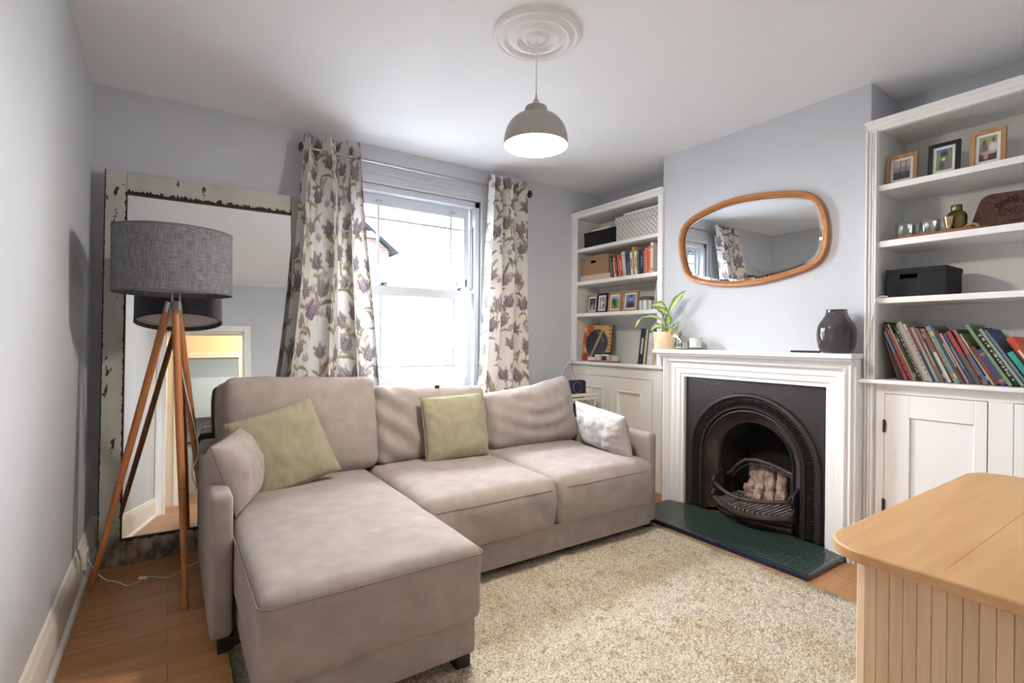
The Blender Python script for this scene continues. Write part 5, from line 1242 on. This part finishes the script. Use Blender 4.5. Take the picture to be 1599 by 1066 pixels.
# local: x runs towards -y of the room (to the right), z up, front = -y
def rr(pts, r):
    out = []
    for i, p in enumerate(pts):
        a, b = Vector(pts[i-1]), Vector(pts[(i+1) % len(pts)]); p = Vector(p); u = (a-p).normalized(); v = (b-p).normalized(); R = r[i]
        p0, p1 = p+u*R, p+v*R
        for k in range(7): t = k/6; out.append(tuple((p0*(1-t)**2+p*2*t*(1-t)+p1*t*t)))
    return out
poly = rr([(-.318,.002),(.16,.002),(.16,.175),(-.270,.196)], [.012,.012,.03,.045])
build('board', MB().prism(poly, 'y', 0, .018), M['walnut'], WB, local=True, bevel=.003)
def text(body, size, loc, parent, m, ext=.0006, name='engraving'):
    cu = bpy.data.curves.new(name, 'FONT'); cu.body = body; cu.size = size; cu.extrude = ext
    t = bpy.data.objects.new(name, cu); me = bpy.data.meshes.new_from_object(t); bpy.data.objects.remove(t)
    o = bpy.data.objects.new(name, me); COL.objects.link(o); me.materials.append(m); o.parent = parent; o.location = loc; o.rotation_euler = (PI/2,0,0); o.scale = (.84,1.08,1); return o
burn = mat('burnt_engraving', S(34,20,16), .8)
text('ENGA', .050, (-.207,-.0008,.076), WB, burn)
mb = MB()
for i, (x, zz, s) in enumerate(((-.205,.128,.017),(-.185,.140,.012),(-.165,.150,.018),(-.148,.158,.012),(-.140,.142,.012))):
    for k in range(5): a = 2*PI*k/5+i; mb.cyl((x+s*.6*math.cos(a),-.0014,zz+s*.6*math.sin(a)),(x+s*.6*math.cos(a),.001,zz+s*.6*math.sin(a)), s*.38, n=10)
for k in range(7): mb.box(-.125+k*.011, -.118+k*.011, -.0012, .001, .125, .143)
for k in range(5): mb.box(-.150+k*.011, -.142+k*.011, -.0012, .001, .038+.001*k, .047+.001*k)
mb.tube([(-.175,-.001,.044),(-.160,-.001,.047),(-.150,-.001,.040)], .0014, 5)
build('engraving', mb, burn, WB, local=True)
tag(build('rope_loop', MB().tube(smoothpts([(3.19,.800,z+.012),(3.185,.785,z+.024),(3.18,.765,z+.028),(3.175,.748,z+.022),(3.172,.738,z+.009),(3.185,.733,z+.007)]), .0065, 8), mat('jute_rope', S(150,118,84), .9, var=.4, vs=120), smooth=60), 'loop of jute rope lying before the walnut board', 'rope')

# ================================================================== TROLLEY + SPEAKER
TR = empty('trolley', (2.88, 3.33, 0), 'white trolley tucked between sofa back and alcove cupboard', 'trolley')
wt = mat('cream_white_plastic', S(224,216,200), .4)
x0, x1, y0, y1 = 2.62, 3.055, 3.20, 3.46
for x, y in ((x0,y0),(x1,y0),(x0,y1),(x1,y1)): build('leg', MB().box(x-.012 if x == x1 else x, x if x == x1 else x+.012, y, y+.02, 0, .74), wt, TR, bevel=.004)
for zt in (.69, .40, .12):
    mb = MB(); mb.box(x0, x1, y0, y1, zt, zt+.008).box(x0, x1, y0-.006, y0+.006, zt, zt+.022).box(x0, x1, y1-.006, y1+.006, zt, zt+.05).box(x0-.004, x0+.006, y0, y1, zt, zt+.05).box(x1-.006, x1+.004, y0, y1, zt, zt+.05)
    mb.box(x0, x1, y0-.010, y0+.008, zt+.030, zt+.058) if zt > .6 else None
    build('tray', mb, wt, TR, bevel=.004)
SPK = empty('radio_speaker', (2.90, 3.30, .70), 'navy portable speaker standing on the white trolley', 'speaker')
build('body', rounded(.25, .09, .155, .022, .012).xf(Matrix.Translation((2.885,3.31,.6985))), M['navy'], SPK, smooth=50)
pts = [(2.90+.048*math.cos(a), 3.262, .795+.048*math.sin(a)) for a in np.linspace(0,2*PI,30,endpoint=False)]
build('ring', MB().tube(pts, .003, 6, closed=True), mat('grey_blue_ring', S(110,120,150), .4), SPK, smooth=60)
build('speaker_cone', MB().cyl((2.90,3.266,.795),(2.90,3.258,.795),.042,.036,30).cyl((2.90,3.26,.795),(2.90,3.254,.795),.008,n=16), mat('dark_navy_mesh', S(36,42,70), .7), SPK, smooth=40)
tag(build('fabric_bag', rounded(.24, .16, .24, .05, .015, noise_amp=.02, noise_scale=8, seed=4).xf(Matrix.Translation((2.85,3.33,.408))), mat('navy_fabric', S(28,36,72), .9, var=.15, vs=20), smooth=60), 'crumpled navy fabric bag on the trolley shelf below the speaker', 'bag')
tag(build('earphone_cable', MB().tube(smoothpts([(2.98,3.225,.72),(2.985,3.222,.765),(3.01,3.222,.785),(3.035,3.225,.775),(3.045,3.23,.73)]), .003, 6), M['cord'], smooth=60), 'white looped cable hooked over the trolley rail', 'cable')
tag(build('charging_cable', MB().tube(smoothpts([(3.20,3.60,1.009),(3.16,3.635,1.012),(3.13,3.64,.99),(3.07,3.64,.93),(3.0,3.62,.82),(2.94,3.58,.72)]), .003, 6), M['cord'], smooth=60), 'thin white cable falling from the worktop corner towards the trolley', 'cable')
tag(build('charging_cable', MB().tube(smoothpts([(3.19,3.61,1.008),(3.142,3.62,1.006),(3.138,3.61,.95),(3.135,3.58,.88),(3.12,3.54,.84),(3.08,3.50,.82)]), .0022, 6), mat('grey_cable', S(120,120,122), .5), smooth=60), 'thin grey cable falling down the cupboard face behind the speaker', 'cable')
tag(build('string_light_cable', MB().tube(smoothpts([(3.16,1.10,1.444),(3.145,1.125,1.445),(3.120,1.142,1.42),(3.118,1.150,1.37),(3.118,1.162,1.31),(3.118,1.175,1.25),(3.118,1.183,1.19),(3.120,1.188,1.15)]), .0035, 6), M['cord'], smooth=60), 'white cable clipped down the bookcase stile beside the vase', 'cable')

# ================================================================== SIDEBOARD
SB = empty('sideboard', (1.76, .27, 0), 'pale oak sideboard with vertical slatted end and rounded top corners', 'sideboard')
def rrect(x0, x1, y0, y1, r, n=10):
    pts = []
    for cx, cy, a0, R in ((x1-r,y0+.005,-PI/2,.005),(x1-r,y1-r,0,r),(x0+r,y1-r,PI/2,r),(x0+.005,y0+.005,PI,.005)):
        if R < .01: cx = x1-.005 if a0 < 0 else x0+.005
        pts += [(cx+R*math.cos(a0+PI/2*i/n), cy+R*math.sin(a0+PI/2*i/n)) for i in range(n+1)]
    return pts
build('top', MB().prism(rrect(1.192, 2.312, .01, .545, .10, 14), 'z', .737, .762), M['oak_top'], SB, bevel=.004)
build('carcass', MB().prism(rrect(1.262, 2.245, .015, .487, .05), 'z', .05, .737), mat('oak_carcass', S(150,112,78), .6), SB)
build('plinth', MB().box(1.30, 2.20, .03, .45, 0, .05), M['black_matt'], SB)
path = rrect(1.246, 2.26, .012, .503, .055, 24)
# slats follow the rounded outline: walk it at an even pace
Pp = [Vector(p) for p in path]; acc = [0]
for a, b in zip(Pp[:-1], Pp[1:]): acc.append(acc[-1]+(b-a).length)
def at(s):
    for i in range(len(acc)-1):
        if acc[i] <= s <= acc[i+1]:
            t = (s-acc[i])/max(1e-9, acc[i+1]-acc[i]); return Pp[i].lerp(Pp[i+1], t), (Pp[i+1]-Pp[i]).normalized()
    return Pp[-1], (Pp[-1]-Pp[-2]).normalized()
sl = MB(); s = .004; w = .0236; kk = 0
while s+w < acc[-1]:
    a, _ = at(s+.0004); b, _ = at(s+w-.0004); d = (b-a).normalized(); nr = Vector((d.y,-d.x)); m = random.uniform(.90,1.06)
    base = lin((222,194,160))*m; sl.col = tuple(base)+(1,)
    q = [a, b, b-nr*.012, a-nr*.012]; ch_ = .0009
    q = [a-nr*ch_, a+d*ch_, b-d*ch_, b-nr*ch_, b-nr*.012, a-nr*.012]
    sl.prism([(p.x,p.y) for p in q], 'z', .052, .7365); s += w; kk += 1
sm_ = painted('pale_oak_slats', .55)
N, L = sm_.node_tree.nodes, sm_.node_tree.links
tc = N.new('ShaderNodeTexCoord'); mp = N.new('ShaderNodeMapping'); mp.inputs['Scale'].default_value = (60,60,3); L.new(tc.outputs['Object'], mp.inputs[0]); nn = N.new('ShaderNodeTexNoise'); nn.inputs['Scale'].default_value = 1.5; nn.inputs['Detail'].default_value = 5; L.new(mp.outputs[0], nn.inputs['Vector'])
rp_ = N.new('ShaderNodeValToRGB'); rp_.color_ramp.elements[0].position = .3; rp_.color_ramp.elements[0].color = (.86,.84,.82,1); rp_.color_ramp.elements[1].position = .7; rp_.color_ramp.elements[1].color = (1,1,1,1); L.new(nn.outputs['Fac'], rp_.inputs[0])
mx = N.new('ShaderNodeMixRGB'); mx.blend_type = 'MULTIPLY'; mx.inputs[0].default_value = 1; at_ = [q for q in N if q.type == 'ATTRIBUTE'][0]; L.new(at_.outputs['Color'], mx.inputs[1]); L.new(rp_.outputs[0], mx.inputs[2]); L.new(mx.outputs[0], N['Principled BSDF'].inputs['Base Color'])
build('slatted_side', sl, sm_, SB)
build('top_seam', MB().box(1.24, 2.28, .333, .334, .7618, .7624), mat('veneer_seam', S(186,140,92), .5), SB)

# ================================================================== KITCHEN seen in the mirror
kc = plain((206,214,212), .5)
KU = empty('kitchen_wall_unit', (.6, -4.3, 1.35), 'pale grey kitchen wall cupboards seen through doorway in the leaning mirror', 'kitchen cupboard')
build('carcass', MB().box(-.2, 1.6, -4.49, -4.18, 1.35, 2.1), kc, KU)
for i in range(4): build('door', MB().box(-.195+i*.45, .245+i*.45, -4.178, -4.16, 1.355, 2.095), kc, KU, bevel=.003)
KB = empty('kitchen_base_unit', (.6, -4.2, 0), 'kitchen base cupboard with dark worktop seen in the leaning mirror', 'kitchen cupboard')
build('carcass', MB().box(-.34, 1.6, -4.49, -3.95, 0, .88), kc, KB); build('worktop', MB().box(-.345, 1.62, -4.49, -3.92, .88, .92), plain((58,60,66), .3), KB, bevel=.003)

# ================================================================== LIGHT
SKY = 60.0
W = bpy.data.worlds.new('overcast_sky'); SC.world = W; W.use_nodes = True
bg = W.node_tree.nodes['Background']; bg.inputs[0].default_value = (.87,.935,1.0,1)
tcw = W.node_tree.nodes.new('ShaderNodeTexCoord'); sz_ = W.node_tree.nodes.new('ShaderNodeSeparateXYZ'); W.node_tree.links.new(tcw.outputs['Generated'], sz_.inputs[0])
cl = W.node_tree.nodes.new('ShaderNodeMath'); cl.operation = 'MAXIMUM'; cl.inputs[1].default_value = 0; W.node_tree.links.new(sz_.outputs['Z'], cl.inputs[0])
ov = W.node_tree.nodes.new('ShaderNodeMath'); ov.operation = 'MULTIPLY_ADD'; ov.inputs[1].default_value = SKY*2/3; ov.inputs[2].default_value = SKY/3   # overcast sky, brightest overhead
W.node_tree.links.new(cl.outputs[0], ov.inputs[0]); W.node_tree.links.new(ov.outputs[0], bg.inputs[1])
def light(name, typ, loc, energy, col, **k):
    l = bpy.data.lights.new(name, typ); l.energy = energy; l.color = col
    for a, b in k.items(): setattr(l, a, b)
    o = bpy.data.objects.new(name, l); COL.objects.link(o); o.location = loc; return o
pt = light('window_portal', 'AREA', ((WX0+WX1)/2, YB+.20, (WZ0+WZ1)/2), 1, (1,1,1), shape='RECTANGLE', size=WX1-WX0, size_y=WZ1-WZ0)
pt.rotation_euler = (-PI/2, 0, 0); pt.data.cycles.is_portal = True
light('pendant_bulb_light', 'POINT', (rc[0],rc[1],2.125), 46, (1,.90,.77), shadow_soft_size=.09)
light('hall_light', 'POINT', (1.0,-.7,2.3), 24, (1,.74,.44), shadow_soft_size=.1)
light('kitchen_light', 'POINT', (.8,-3.0,2.3), 22, (1,.96,.92), shadow_soft_size=.15)

# ================================================================== CAMERA
yaw, pitch, roll, FPX = math.radians(34.1936), math.radians(-.2206), math.radians(.4514), 788.58
f = Vector((math.sin(yaw)*math.cos(pitch), math.cos(yaw)*math.cos(pitch), math.sin(pitch)))
r0 = Vector((math.cos(yaw), -math.sin(yaw), 0)); u0 = r0.cross(f)
r_ = r0*math.cos(roll)+u0*math.sin(roll); u_ = -r0*math.sin(roll)+u0*math.cos(roll)
cd = bpy.data.cameras.new('camera'); cam = bpy.data.objects.new('camera', cd); COL.objects.link(cam)
mw = Matrix((r_, u_, -f)).transposed().to_4x4(); mw.translation = (0,0,1.2); cam.matrix_world = mw
cd.sensor_width = 36; cd.lens = FPX/1599*36; cd.clip_start = .02; cd.clip_end = 200
SC.camera = cam
SC.view_settings.view_transform = 'Standard'; SC.view_settings.look = 'None'; SC.view_settings.gamma = 1; SC.view_settings.use_curve_mapping = False
SC.view_settings.exposure = 1.12
SC.cycles.max_bounces = 14; SC.cycles.diffuse_bounces = 8; SC.cycles.transparent_max_bounces = 24; SC.cycles.sample_clamp_indirect = 8
SC.cycles.caustics_reflective = False; SC.cycles.caustics_refractive = False
